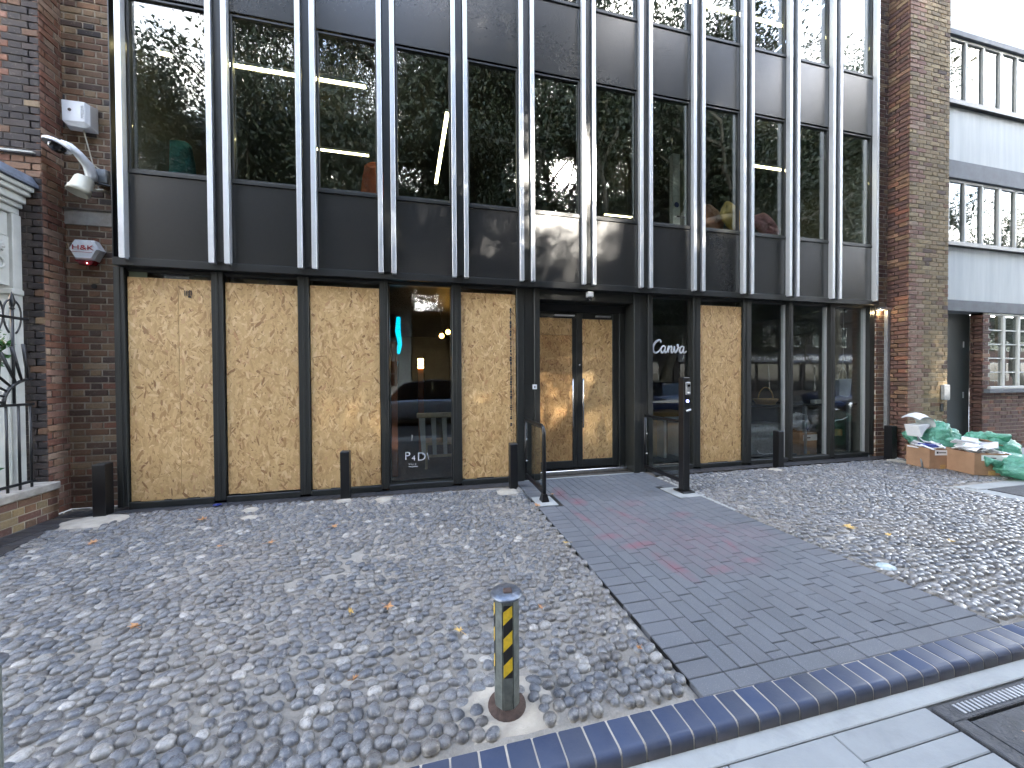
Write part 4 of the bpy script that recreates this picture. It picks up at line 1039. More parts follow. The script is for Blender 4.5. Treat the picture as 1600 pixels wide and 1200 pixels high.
# ------------------------------------------------------------------ fallen leaves
def fallen(x, y, size, mat, label, seed, z=.012):
    r = random.Random(seed); lobes = [(-2.4, .45), (-1.9, .75), (-1.5, .4), (-.9, .9), (-.5, .45), (0, 1.1), (.5, .45), (.9, .9), (1.5, .4), (1.9, .75), (2.4, .45), (3.14, .2)]
    yaw = r.uniform(0, 6.28); v = [(0, 0, .004)]
    for a, q in lobes:
        q *= r.uniform(.8, 1.15); v.append((math.cos(a)*q*size/2, math.sin(a)*q*size/2, r.uniform(.0, .016) + (.008 if q > .7 else 0)))
    m = Matrix.Translation((x, y, z)) @ Matrix.Rotation(yaw, 4, 'Z') @ Matrix.Rotation(r.uniform(-.2, .25), 4, 'X')
    mb = MB().add(v, [(0, i, i % len(lobes)+1) for i in range(1, len(lobes)+1)], m)
    st = MB().tube([m @ Vector((0, 0, .005)), m @ Vector((-size*.75, .004, .006))], .0012, 5)
    k = len(mb.v); mb.v += st.v; mb.f += [tuple(i+k for i in q) for q in st.f]
    return mb.build('fallen_leaf', mat, label=label, cat='leaf', group='fallen leaves on the forecourt')
LV = [(-2.27, 4.38, .12, 'leaf_dry', 'brown leaf near the foot of the far left chipboard sheets'), (-2.9, 3.98, .10, 'leaf_dry', 'dull tan leaf on the cobbles left of centre below the thick bollard'),
      (-1.75, 3.62, .07, 'leaf_dry', 'small orange leaf, left of a pair in the middle of the left cobbles'), (-1.36, 3.6, .08, 'leaf_dry', 'small orange leaf, right of a pair in the middle of the left cobbles'),
      (-1.67, 2.55, .085, 'leaf_dry', 'orange leaf lying alone on the cobbles nearest the left edge'), (-.47, 2.4, .06, 'leaf_gold', 'yellow leaf on the cobbles beside a curled brown one'),
      (-.25, 2.4, .085, 'leaf_dry', 'curled reddish brown leaf beside a yellow one on the cobbles'), (.17, 2.07, .075, 'leaf_gold', 'pale tan leaf just left of the taped post'),
      (.68, 2.16, .045, 'leaf_dry', 'tiny red leaf just right of the taped post'), (-.9, 3.85, .09, 'leaf_dry', 'orange brown leaf on the cobbles below the third chipboard sheet'),
      (1.17, 2.97, .07, 'leaf_gold', 'pale leaf at the edge where cobbles meet the paved path'), (1.2, 3.93, .10, 'leaf_dry', 'crumpled tan leaf beside the foot of the left handrail'),
      (1.49, 4.27, .07, 'leaf_dry', 'small tan leaf on the blocks behind the foot of the left handrail'), (1.08, 1.71, .05, 'leaf_dry', 'little orange leaf near the corner of cobbles, path and kerb'),
      (3.89, 2.64, .13, 'leaf_gold', 'large golden leaf on the cobbles right of the path'), (4.04, 2.42, .07, 'leaf_gold', 'small golden leaf next to the large one right of the path'),
      (4.4, 2.2, .08, 'leaf_gold', 'yellowish leaf farther right on the right hand cobbles'), (-.35, 1.85, .04, 'leaf_dry', 'tiny pinkish leaf scrap low on the left cobbles'), (2.42, .965, .06, 'leaf_dry', 'tan leaf lying on the dark utility cover')]
for i, (x, y, s_, m_, l_) in enumerate(LV): fallen(x, y, s_, m_, l_, 40+i, .02 if i != 18 else -.045)
sc_ = MB().tube([(-2.42, 4.88, .012), (-2.38, 4.86, .02), (-2.35, 4.90, .012)], [.01, .018, .008], 7); sc_.build('litter_scrap', 'blue', label='small scrap of bright blue plastic on the tiles under the far left board', cat='litter')

# ================================================================== WALL MOUNTED UNITS, LEFT
wb = thing('siren_box', (-3.77, 5.14, 4.43), 'white square ribbed unit mounted high on the brick wall above the cameras', 'siren')
MB().add([(-3.905, 5.19, 4.30), (-3.645, 5.19, 4.29), (-3.645, 5.19, 4.575), (-3.905, 5.19, 4.585), (-3.90, 5.09, 4.35), (-3.69, 5.075, 4.35), (-3.69, 5.075, 4.565), (-3.905, 5.09, 4.575), (-3.655, 5.10, 4.32), (-3.655, 5.10, 4.55), (-3.86, 5.10, 4.305), (-3.70, 5.10, 4.295)],
         [(4, 5, 6, 7), (0, 4, 7, 3), (3, 7, 6, 9, 2), (1, 2, 9, 8), (5, 8, 9, 6), (0, 10, 4), (4, 10, 11, 5), (5, 11, 8), (0, 1, 11, 10), (1, 8, 11)]).build('body', 'white', wb)
for k in range(8): bx('rib', 'white', wb, -3.725, -3.70, 5.068, 5.078, 4.39+k*.018, 4.398+k*.018, .001)
MB().lathe((0, 0, 0), [(.017, 0), (.017, .006), (.0, .007)], 14, Matrix.Translation((-3.83, 5.088, 4.47)) @ Matrix.Rotation(R(90), 4, 'X')).build('badge', 'rust', wb)
ab = thing('alarm_box', (-3.745, 5.13, 2.9), 'white hexagonal alarm box with red lettering and a dark red strobe lens', 'alarm')
hexp = [(-3.89, 2.945), (-3.835, 3.055), (-3.66, 3.055), (-3.60, 2.945), (-3.66, 2.825), (-3.83, 2.825)]
hc = (-3.745, 2.94)
v = [(x, 5.19, z) for x, z in hexp] + [(hc[0]+(x-hc[0])*.97, 5.12, hc[1]+(z-hc[1])*.97) for x, z in hexp] + [(hc[0]+(x-hc[0])*.84, 5.095, hc[1]+(z-hc[1])*.84) for x, z in hexp]
f = [(i+6*k_, i+6*k_+6, (i+1) % 6+6*k_+6, (i+1) % 6+6*k_) for k_ in (0, 1) for i in range(6)] + [tuple(range(12, 18))]
MB().add(v, f).build('body', 'white', ab)
put_text('lettering', text_mesh('H&K', .075, 'red_ink', .001, xs=1.35), ab, (-3.745, 5.092, 2.955))
bx('underline', 'red_ink', ab, -3.85, -3.66, 5.0925, 5.094, 2.905, 2.909, 0)
MB().add([(-3.83, 5.19, 2.822), (-3.66, 5.19, 2.822), (-3.655, 5.11, 2.822), (-3.835, 5.11, 2.822), (-3.80, 5.18, 2.775), (-3.69, 5.18, 2.775), (-3.69, 5.125, 2.775), (-3.80, 5.125, 2.775)], [(0, 1, 2, 3), (3, 2, 6, 7), (7, 6, 5, 4), (0, 3, 7, 4), (2, 1, 5, 6)]).build('strobe_lens', 'red_lens', ab)
MB().lathe((-3.725, 5.115, 2.79), [(.0, -.006), (.006, 0), (.0, .006)], 8, cap=False).build('strobe_light', 'red_dot', ab)
dc = thing('dome_camera', (-3.7, 4.9, 3.9), 'white domed security camera on a curved arm, above the cream floodlight', 'camera')
tm = Matrix.Translation((-3.80, 4.90, 3.965)) @ Matrix.Rotation(R(14), 4, 'Y') @ Matrix.Rotation(R(-10), 4, 'X')
MB().lathe((0, 0, 0), [(.108, -.01), (.112, .012), (.10, .026), (.05, .045), (.0, .05)], 24, tm, cap=False).build('shade', 'white', dc, smooth=True)
MB().lathe((0, 0, 0), [(.0, -.075), (.035, -.068), (.06, -.045), (.07, -.012), (.069, -.006)], 20, tm, cap=False).build('dome', 'glossblack', dc, smooth=True)
MB().tube([(-3.775, 4.91, 4.005), (-3.72, 4.93, 3.99), (-3.67, 4.96, 3.93), (-3.63, 5.03, 3.84), (-3.625, 5.06, 3.74), (-3.625, 5.06, 3.70)], [.03, .034, .04, .048, .05, .05], 12).build('arm', 'white', dc, smooth=True)
bx('wall_plate', 'galv', dc, -3.66, -3.52, 5.10, 5.19, 3.70, 3.86, .01)
MB().tube([(-3.78, 5.02, 3.69), (-3.48, 5.12, 3.68)], .008, 8).build('bracket_rod', 'frame', dc)
fl_ = thing('floodlight', (-3.68, 5.0, 3.5), 'cream cylindrical floodlight tilted down under the dome camera', 'lamp')
fmx = Matrix.Translation((-3.63, 4.99, 3.685)) @ Matrix.Rotation(R(12), 4, 'Y') @ Matrix.Rotation(R(-14), 4, 'X') @ Matrix.Scale(1.12, 4)
MB().lathe((0, 0, 0), [(.0, 0), (.062, -.004), (.07, -.02), (.075, -.12), (.080, -.122), (.083, -.175), (.074, -.175), (.070, -.14), (.0, -.135)], 24, fmx, cap=False).build('housing', 'cream', fl_, smooth=True)
MB().tube([(-3.60, 5.03, 3.58), (-3.555, 5.10, 3.62), (-3.55, 5.18, 3.62)], .014, 8).build('bracket', 'cream', fl_, smooth=True)
MB().tube([(-3.755, 5.15, 4.30), (-3.72, 5.16, 4.10), (-3.69, 5.17, 3.93), (-3.60, 5.17, 3.86), (-3.54, 5.17, 3.76), (-3.50, 5.17, 3.68), (-3.40, 5.17, 3.66)], .007, 6).build('cable', 'cream', smooth=True, label='thin cream cable looping from the white siren unit down past the cameras', cat='cable')
MB().lathe((0, 0, 0), [(.0, -.02), (.05, -.01), (.055, .01), (.03, .03), (.0, .03)], 12, Matrix.Translation((-3.44, 5.15, 3.80)) @ Matrix.Rotation(R(90), 4, 'X'), cap=False).build('junction_box', 'cream', label='round cream junction box on the wall beside the black facade edge', cat='junction box')
MB().lathe((0, 0, 0), [(.0, 0), (.026, .0), (.03, -.03), (.0, -.04)], 12, Matrix.Translation((-3.72, 5.19, 2.55)) @ Matrix.Rotation(R(90), 4, 'X'), cap=False).build('vent_cap', 'rubber', label='small round black plug in the brick wall below the alarm box', cat='vent')

# ================================================================== RIGHT: brick strip, pier, neighbouring building
rs = thing('brick_strip', (8.08, 5.0, 0), 'narrow strip of dark brown brick between the glazed front and the right hand pier', 'wall')
brickwork(rs, (7.965, 4.97, 0), (1, 0, 0), .255, 9.0, choose(('brick_brown', .55), ('brick_plum', .45)), 11, maxn=260, mortar='mortar_pale')
ch = thing('aluminium_channel', (8.19, 4.9, .58), 'pale aluminium channel with a top bar framing the warm lit brick strip', 'channel')
bx('upright', 'galv', ch, 8.135, 8.20, 4.90, 4.955, .5, 2.66, .003); bx('top_bar', 'silver', ch, 7.955, 8.205, 4.89, 4.955, 2.662, 2.70, .003)
bx('downlight', 'warm_lamp', ch, 7.99, 8.02, 4.915, 4.94, 2.650, 2.6615, 0)
pl = bpy.data.lights.new('strip_light', 'POINT'); pl.energy = .18; pl.color = (1, .78, .45); pl.shadow_soft_size = .02
po = bpy.data.objects.new('strip_light', pl); COL.objects.link(po); po.location = (8.005, 4.92, 2.63)
pr_ = thing('brick_pier', (8.7, 4.66, 0), 'tall projecting pier with reddish corner bricks and yellow stock brick beyond', 'pier')
brickwork(pr_, (8.22, 5.02, 0), (0, -1, 0), .36, 9.0, choose(('brick_plum', .55), ('brick_red', .08), ('brick_brown', .37)), 12, maxn=140, thick=.05, back=.05)
def pm(u, v, r):
    if u < .36: return 'brick_pink' if (v < 3.2 or r < .35 or int(v*3.1) % 3 == 0) else 'brick_stock'
    return 'brick_stock' if r < .86 else 'brick_brown'
brickwork(pr_, (8.22, 4.66, 0), (1, 0, 0), .98, 9.0, pm, 13, maxn=160, thick=.04, back=.30)
bx('box', 'galv', pr_, 9.02, 9.17, 4.60, 4.65, 1.03, 1.30, .006, label='grey metal service box')
bx('air_brick', 'rubber', pr_, 9.02, 9.09, 4.645, 4.653, .82, .96, .002)
rb = thing('rendered_building', (10.6, 4.85, 0), 'building with pale rendered bands, dark sills and white framed window strips at the right', 'building')
bx('door_reveal', 'brick_plum', rb, 9.75, 9.79, 5.02, 5.10, 0, 2.68, 0)
dr = bx('door', 'door_green', rb, 9.60, 10.545, 5.02, 5.07, 0.0, 2.68, .003, label='dark green service door')
bx('vision_panel', 'glossblack', dr, 9.66, 9.82, 5.005, 5.0195, 1.20, 1.95, .002); 
for (a, b, c, d) in ((9.645, 9.835, 1.95, 1.975), (9.645, 9.835, 1.0, 1.02), (9.822, 9.835, 1.02, 1.95)): bx('panel_trim', 'silver', dr, a, b, 4.998, 5.018, c, d, .002)
MB().tube([(9.66, 4.96, 1.28), (9.78, 4.95, 1.25), (9.79, 4.97, 1.17)], .018, 8).build('handle', 'steel', dr, smooth=True)
for z in (1.02, 2.02): bx('hinge', 'silver', dr, 10.35, 10.37, 5.008, 5.0195, z, z+.12, .001)
WX0, WX1, WZ0, WZ1 = 10.72, 13.4, 1.20, 2.70
def skipw(u, v): return u > WX0-10.55 and v > WZ0-.08
brickwork(rb, (10.55, 4.85, 0), (1, 0, 0), 3.6, 2.69, choose(('brick_plum', .85), ('brick_red', .15)), 14, bond='flemish', maxn=300, skip=skipw)
bx('mortar', 'mortar', rb, 10.55, 14.15, 4.85, 5.0, 0, WZ0-.08, 0); bx('mortar', 'mortar', rb, 10.55, WX0, 4.85, 5.0, WZ0-.0795, 2.69, 0)
brickwork(rb, (10.55, 5.02, 0), (0, -1, 0), .17, 2.69, choose(('brick_plum', 1),), 15, maxn=40, thick=.04, back=.03)
bx('lintel_band', 'grey_band', rb, 9.2, 15, 4.835, 5.1, 2.692, 2.90, .006)
bx('rendered_panel', 'render', rb, 9.2, 15, 4.85, 5.1, 2.902, 3.90, .004)
bx('sill_band', 'iron', rb, 9.2, 15, 4.79, 5.1, 3.905, 3.985, .006)
bx('lintel_band', 'grey_band', rb, 9.2, 15, 4.835, 5.1, 5.19, 5.52, .006)
bx('rendered_panel', 'render', rb, 9.2, 15, 4.85, 5.1, 5.522, 6.52, .004)
bx('sill_band', 'iron', rb, 9.2, 15, 4.79, 5.1, 6.525, 6.62, .006)
bx('lintel_band', 'grey_band', rb, 9.2, 15, 4.835, 5.1, 7.85, 7.95, .006)
bx('rendered_panel', 'render', rb, 9.2, 15, 4.85, 5.1, 7.952, 9.2, .004)
def strip_window(z0, z1):
    w = thing('strip_window', (9.5, 4.9, z0), None, None); w.parent = rb; w.location = Vector((9.5, 4.9, z0)) - WL[rb]; WL[w] = Vector((9.5, 4.9, z0))
    bx('frame', 'white_paint', w, 9.2, 15, 4.875, 4.93, z1-.05, z1-.001, .004); bx('frame', 'white_paint', w, 9.2, 15, 4.875, 4.93, z0+.001, z0+.03, .004)
    x = 9.55; k = 0
    MB().box(9.2, 15, 4.96, 5.0, z0, z1).build('backing', 'glossblack', w)
    while x < 14.8:
        wd = .05 if k % 3 else .085
        bx('mullion', 'white_paint', w, x, x+wd, 4.868, 4.935, z0+.031, z1-.051, .004)
        MB().box(x+wd+.001, x+.489, 4.90, 4.908, z0+.031, z1-.051).build('pane', 'glass_old', w); x += .49; k += 1
strip_window(3.987, 5.188); strip_window(6.622, 7.848)
ww = thing('casement_window', (11.2, 4.9, WZ0), None, None); ww.parent = rb; ww.location = Vector((11.2, 4.9, WZ0)) - WL[rb]; WL[ww] = Vector((11.2, 4.9, WZ0))
bx('sill', 'grey_band', ww, WX0-.12, WX1, 4.77, 5.0, WZ0-.079, WZ0-.002, .006); bx('sill', 'white_paint', ww, WX0-.03, WX1, 4.80, 4.95, WZ0, WZ0+.05, .006)
bx('head', 'white_paint', ww, WX0, WX1, 4.86, 4.93, WZ1-.05, WZ1-.011, .004)
MB().box(WX0, WX1, 5.2, 5.24, WZ0, WZ1).build('backing', 'inter_wall', ww)
x = WX0; k = 0
while x < WX1-.1:
    wd = .075 if k else .04
    bx('mullion', 'white_paint', ww, x, x+wd, 4.86, 4.93, WZ0+.051, WZ1-.051, .004)
    for q in range(5):
        zb = WZ0+.055+q*.277
        if q: bx('glazing_bar', 'white_paint', ww, x+wd+.001, x+.449, 4.872, 4.915, zb-.018, zb+.006, .003)
        MB().box(x+wd+.001, x+.449, 4.89, 4.896, zb+.008, zb+.255).build('pane', 'glass_old', ww)
    x += .45; k += 1
bx('timber_post', 'timber', ww, 11.35, 11.41, 5.0, 5.05, WZ0, WZ1, 0)

# ---- rubbish by the pier
def carton(cx, cy_, w, d, h, yaw, label, name='cardboard_box'):
    t = thing(name, (cx, cy_, 0), label, 'box', 'cardboard boxes of rubbish'); m = Matrix.Translation((cx, cy_, .012)) @ Matrix.Rotation(yaw, 4, 'Z'); th = .006
    b = MB().box(-w/2, w/2, -d/2, -d/2+th, 0, h, 0, m).box(-w/2, w/2, d/2-th, d/2, 0, h, 0, m).box(-w/2, -w/2+th, -d/2+th, d/2-th, 0, h, 0, m).box(w/2-th, w/2, -d/2+th, d/2-th, 0, h, 0, m).box(-w/2+th, w/2-th, -d/2+th, d/2-th, 0, .01, 0, m)
    b.build('carton', 'card', t)
    MB().box(-w*.30, w*.52, -d/2-.0022, -d/2-.0006, h*.66, h*.92, 0, m).build('label_strip', 'white', t)
    MB().box(-w*.24, -w*.17, -d/2-.0045, -d/2-.003, h*.74, h*.84, 0, m).box(-w*.15, w*.12, -d/2-.0045, -d/2-.003, h*.76, h*.81, 0, m).build('print', 'ink', t)
    MB().box(-w*.1, w*.1, -d/2-.002, -d/2-.0006, 0, h*.2, 0, m).build('tape', 'straw', t)
    for sgn in (-1, 1):
        fm_ = m @ Matrix.Translation((0, sgn*d/2, h)) @ Matrix.Rotation(R(115 if sgn < 0 else -60), 4, 'X')
        if sgn > 0: MB().box(-w/2, w/2, 0, .14, 0, .005, 0, fm_).build('flap', 'card', t)
    return t, m
c1, m1 = carton(7.85, 4.16, .40, .34, .32, R(-14), 'open cardboard box of papers with a white label strip, nearer the pier')
c2, m2 = carton(8.02, 3.74, .44, .40, .32, R(-20), 'open cardboard box heaped with white papers, right of the other box')
def sheets(m, w, d, z, n, seed, label, mats=('paper', 'white')):
    r = random.Random(seed)
    for k in range(n):
        a, b = r.uniform(.16, .26), r.uniform(.14, .2)
        mm = m @ Matrix.Translation((r.uniform(-w, w), r.uniform(-d, d), z+k*.012)) @ Matrix.Rotation(r.uniform(0, 3.1), 4, 'Z') @ Matrix.Rotation(r.uniform(-.5, .5), 4, 'X') @ Matrix.Rotation(r.uniform(-.35, .35), 4, 'Y')
        v = []; K = 5
        for i in range(K):
            t = i/(K-1)-.5; bend = .10*(t*t)*r.uniform(-1, 1)
            for s_ in (-1, 1): v.append((t*a, s_*b/2, bend+.008*math.sin(i*2+k)))
        v2 = [(x, y, z_-.012) for x, y, z_ in v]
        f = [(2*i, 2*i+2, 2*i+3, 2*i+1) for i in range(K-1)] + [(2*K+2*i, 2*K+2*i+1, 2*K+2*i+3, 2*K+2*i+2) for i in range(K-1)]
        f += [(2*i, 2*K+2*i, 2*K+2*i+2, 2*i+2) for i in range(K-1)] + [(2*i+1, 2*i+3, 2*K+2*i+3, 2*K+2*i+1) for i in range(K-1)] + [(0, 1, 2*K+1, 2*K), (2*K-2, 4*K-2, 4*K-1, 2*K-1)]
        MB().add(v+v2, f, mm).build('paper_bundle', r.choice(mats), label=label, cat='paper', group='paper bundles heaped in the right box' if 'right' in label else 'paper bundles heaped in the left box')
sheets(m2, .17, .11, .31, 13, 4, 'loose crumpled paper bundle in the heap on the right cardboard box')
sheets(m1, .15, .09, .30, 7, 9, 'loose paper bundle in the heap on the left cardboard box')
MB().box(-.16, .04, -.12, .04, .30, .37, .006, m1).build('blue_packet', 'blue', label='dark blue packet lying on top of the left cardboard box', cat='packet')
MB().box(-.02, .20, .02, .2, .50, .512, .003, m2 @ Matrix.Rotation(R(22), 4, 'Y')).build('card_offcut', 'card', label='brown cardboard offcut leaning on the papers in the right box', cat='cardboard')
# curved white plastic shell of a chair lying behind the boxes
wc = thing('broken_chair', (8.0, 4.4, 0), 'curved white plastic chair shell dumped behind the left cardboard box', 'chair')
mb = MB(); K, L_ = 12, 6; v = []
for i in range(K):
    a = -.75 + i/(K-1)*2.9
    for j in range(L_):
        t = j/(L_-1)-.5; v.append((7.97+(.20+.05*abs(t))*math.sin(a)+.10*t, 4.40+t*.30, .62+(.23-.22*t*t)*math.cos(a)))
f = [(i*L_+j, i*L_+j+1, (i+1)*L_+j+1, (i+1)*L_+j) for i in range(K-1) for j in range(L_-1)]
v3 = [(7.97+(x-7.97)*.95, y, .62+(z-.62)*.95) for x, y, z in v]
f += [tuple(q+K*L_ for q in g_)[::-1] for g_ in f]
mb.add(v+v3, f).build('back_shell', 'white', wc, smooth=True)
MB().prism([(7.72, .66), (7.98, .67), (7.98, .645), (7.86, .56), (7.80, .47)], 4.24, 4.42).build('seat', 'white', wc)
MB().tube([(7.82, 4.3, .50), (7.60, 4.12, .02)], .012, 8).build('leg', 'galv', wc, smooth=True)
def sack(c, rad, seed, label, neck=None):
    me = bpy.data.meshes.new('sack'); r = np.random.default_rng(seed); n1, n2 = 72, 44; v = []; f = []
    for i in range(n2+1):
        th = i/n2*math.pi
        for j in range(n1):
            ph = j/n1*2*math.pi; d = Vector((math.sin(th)*math.cos(ph), math.sin(th)*math.sin(ph), math.cos(th)))
            k = 1 + .28*noise.noise(d*1.6+Vector((seed, 0, 0))) + .16*abs(noise.noise(d*4+Vector((0, seed, 0)))) + .05*noise.noise(d*9) - .10*abs(noise.noise(Vector((d.x*3+d.z*2, d.y*6, d.z*8))*1.4+Vector((seed*2, 0, 0)))) + .03*noise.noise(d*22)
            k -= .10*abs(math.sin(ph*5+seed))*(max(0, d.z))**.5
            p = Vector((c[0]+d.x*rad[0]*k, c[1]+d.y*rad[1]*k, c[2]+d.z*rad[2]*k)); p.z = max(p.z, .012 + .01*abs(noise.noise(d*5)))
            v.append(tuple(p))
    for i in range(n2):
        for j in range(n1): f.append((i*n1+j, (i+1)*n1+j, (i+1)*n1+(j+1) % n1, i*n1+(j+1) % n1))
    o0 = Vector((c[0], c[1], 0)); t = thing('rubbish_bag', o0, label, 'bag', 'green rubbish bags')
    MB().add(v, f).build('sack', 'bag', t, smooth=True)
    if neck:
        pts = [Vector(neck[0]), (Vector(neck[0])+Vector(neck[1]))/2+Vector((0, 0, .03)), Vector(neck[1])]
        MB().tube(pts, [.06, .035, .08], 10).build('neck', 'bag', t, smooth=True)
sack((8.35, 4.38, .38), (.46, .26, .30), 3, 'translucent green rubbish bag slumped behind both cardboard boxes')
sack((8.75, 3.98, .30), (.40, .30, .24), 8, 'crumpled green rubbish bag leaning on the right end of the boxes', ((8.6, 3.9, .5), (8.75, 3.75, .48)))
sack((8.45, 3.38, .13), (.52, .32, .20), 5, 'flat green rubbish bag lying on the cobbles at the right edge of the picture', ((7.98, 3.5, .18), (7.86, 3.58, .22)))

# ================================================================== INTERIOR THINGS
def strip(x0, y0, x1, y1, z, label):
    d = Vector((x1-x0, y1-y0, 0)); L = d.length; m = Matrix.Translation((x0, y0, z)) @ Matrix.Rotation(math.atan2(d.y, d.x), 4, 'Z')
    t = thing('strip_light', ((x0+x1)/2, (y0+y1)/2, z), label, 'ceiling light', 'suspended linear office lights')
    MB().box(0, L, -.03, .03, .006, .05, .003, m).build('housing', 'white', t); MB().box(.01, L-.01, -.028, .028, 0, .0055, 0, m).build('diffuser', 'led', t)
    for q in (.15, .85): MB().tube([m @ Vector((L*q, 0, .05)), m @ Vector((L*q, 0, (5.92 if z < 6 else 9.0)-z))], .003, 5).build('wire', 'galv', t)
strip(-2.62, 5.42, -.78, 5.42, 5.5, 'long lit strip light crossing the second and third upper windows from the left')
strip(-1.95, 7.05, -.98, 7.05, 5.5, 'lit strip light deeper in the room beside the orange chair')
strip(.34, 5.65, .22, 7.75, 5.5, 'lit strip light running back into the room, steeply angled in the fourth upper window')
strip(6.05, 5.79, 6.98, 5.79, 5.5, 'lit strip light in the upper window right of the yellow cushion')
strip(-4.6+1.4, 5.42, -3.05, 5.42, 5.5, 'short visible end of a strip light at the far left upper window')
strip(4.55, 5.85, 6.9, 5.85, 8.35, 'lit strip light on the top floor crossing two windows at the top right')
strip(4.25, 8.2, 5.0, 8.2, 5.45, 'small distant lit strip light low beside the white door frame upstairs')
def cushion(x, y, z, w, h, tilt, mat, label):
    t = []; n1 = 20; v = []; f = []
    for i in range(9):
        th = i/8*math.pi
        for j in range(n1):
            ph = j/n1*2*math.pi; cx_, sx_ = math.cos(ph), math.sin(ph)
            sup = lambda a: math.copysign(abs(a)**.55, a)
            v.append((sup(cx_)*math.sin(th)**.6*w/2, math.cos(th)*.07*(1-.3*abs(cx_*sx_)*2), sup(sx_)*math.sin(th)**.6*h/2))
    f = [(i*n1+j, i*n1+(j+1) % n1, (i+1)*n1+(j+1) % n1, (i+1)*n1+j) for i in range(8) for j in range(n1)]
    m = Matrix.Translation((x, y, z+h*.55)) @ Matrix.Rotation(tilt, 4, 'Y') @ Matrix.Rotation(R(-18), 4, 'X')
    return MB().add(v, f, m).build('cushion', mat, smooth=True, label=label, cat='cushion', group='cushions on the window ledge')
cushion(5.03, 5.18, 3.87, .48, .54, R(38), 'mustard', 'mustard yellow cushion tilted on its corner on the upstairs window ledge')
cushion(4.74, 5.28, 3.85, .48, .52, R(32), 'rustfab', 'rust orange cushion behind the mustard one on the upstairs ledge')
cushion(5.84, 5.28, 3.84, .38, .52, R(-22), 'pinkfab', 'dusky pink cushion leaning at the left side of its upstairs window')
cushion(7.2, 5.22, 6.79, .45, .40, R(10), 'canvas', 'beige cushion on the top floor ledge, left of the pair')
cushion(7.75, 5.22, 6.79, .30, .42, R(-5), 'canvas', 'beige cushion on the top floor ledge at the far right window')
def chair_shell(x, y, z, w, h, mat, label):
    t = thing('lounge_chair', (x, y, z), label, 'chair'); v = []; K, L_ = 9, 7
    for i in range(K):
        for j in range(L_):
            a = (j/(L_-1)-.5)*2.2; q = i/(K-1); ww_ = w/2*(1-.35*q*q)
            v.append((x+ww_*math.sin(a), y+.22*(1-math.cos(a))*-1+.1*q, z+.4+q*h*(1-.12*a*a)))
    f = [(i*L_+j, i*L_+j+1, (i+1)*L_+j+1, (i+1)*L_+j) for i in range(K-1) for j in range(L_-1)]
    v2 = [(a, b+.06, c) for a, b, c in v]; f2 = [tuple(q+K*L_ for q in g_)[::-1] for g_ in f]
    f3 = [((K-1)*L_+j, (K-1)*L_+j+1, K*L_+(K-1)*L_+j+1, K*L_+(K-1)*L_+j) for j in range(L_-1)]
    MB().add(v+v2, f+f2+f3).build('backrest', mat, t, smooth=True)
    MB().lathe((x, y-.12, z+.32), [(.05, 0), (w*.42, .02), (w*.46, .08), (w*.42, .13), (0.01, .14)], 18).build('seat', mat, t, smooth=True)
    for sx in (-1, 1):
        for sy_ in (-1, 1): MB().tube([(x+sx*w*.25, y-.12+sy_*.15, z+.33), (x+sx*w*.35, y-.12+sy_*.22, z)], .014, 8).build('leg', 'timber', t)
chair_shell(-.74, 5.75, 3.38, .42, .95, 'orange', 'orange upholstered chair back seen through the third upper window')
chair_shell(-3.25, 5.80, 3.38, .62, .95, 'teal', 'teal blue upholstered chair back in the far left upper window')
# upstairs doorway with its pale frame and round blue notice
wd = thing('fire_door', (4.25, 5.9, 3.4), 'narrow white door frame with a small round blue sign, seen upstairs', 'door')
bx('jamb', 'white', wd, 4.40, 4.55, 5.85, 5.95, 3.4, 5.55, .004); bx('leaf', 'ledge', wd, 4.56, 4.86, 5.88, 5.92, 3.4, 5.5, .003)
bx('handle', 'rubber', wd, 4.45, 4.62, 5.80, 5.82, 4.38, 4.40, .002)
MB().lathe((0, 0, 0), [(.05, 0), (.05, .004), (.0, .005)], 18, Matrix.Translation((4.475, 5.849, 4.62)) @ Matrix.Rotation(R(90), 4, 'X')).build('sign', 'blue', wd)
# ground floor: slatted bench end, pendant lamps, cyan tube, shelf, basket and so on
bn = thing('slatted_chair', (.2, 5.85, .05), 'pale timber chair with a slatted back seen through the unboarded window', 'chair')
bx('top_rail', 'timber', bn, -.16, .56, 5.78, 5.86, .86, .935, .008); bx('bottom_rail', 'timber', bn, -.04, .50, 5.80, 5.84, .24, .28, .004)
for k in range(4):
    x = -.075+k*.165; MB().add([(x-.035-(.02 if k == 0 else 0), 5.80, .86), (x+.04, 5.80, .86), (x+.04, 5.84, .86), (x-.035-(.02 if k == 0 else 0), 5.84, .86), (x-.01, 5.80, .28), (x+.05, 5.80, .28), (x+.05, 5.84, .28), (x-.01, 5.84, .28)], [(0, 4, 5, 1), (1, 5, 6, 2), (2, 6, 7, 3), (3, 7, 4, 0)]).build('slat', 'canvas', bn)
bx('seat', 'timber', bn, -.08, .54, 5.86, 6.35, .42, .46, .006)
for x in (-.02, .48):
    bx('leg', 'timber', bn, x-.02, x+.02, 5.80, 5.84, .05, .86, .004) if False else bx('leg', 'timber', bn, x-.02, x+.02, 6.28, 6.32, .05, .42, .004)
    bx('leg', 'timber', bn, x-.02, x+.02, 5.845, 5.855, .05, .42, .002)
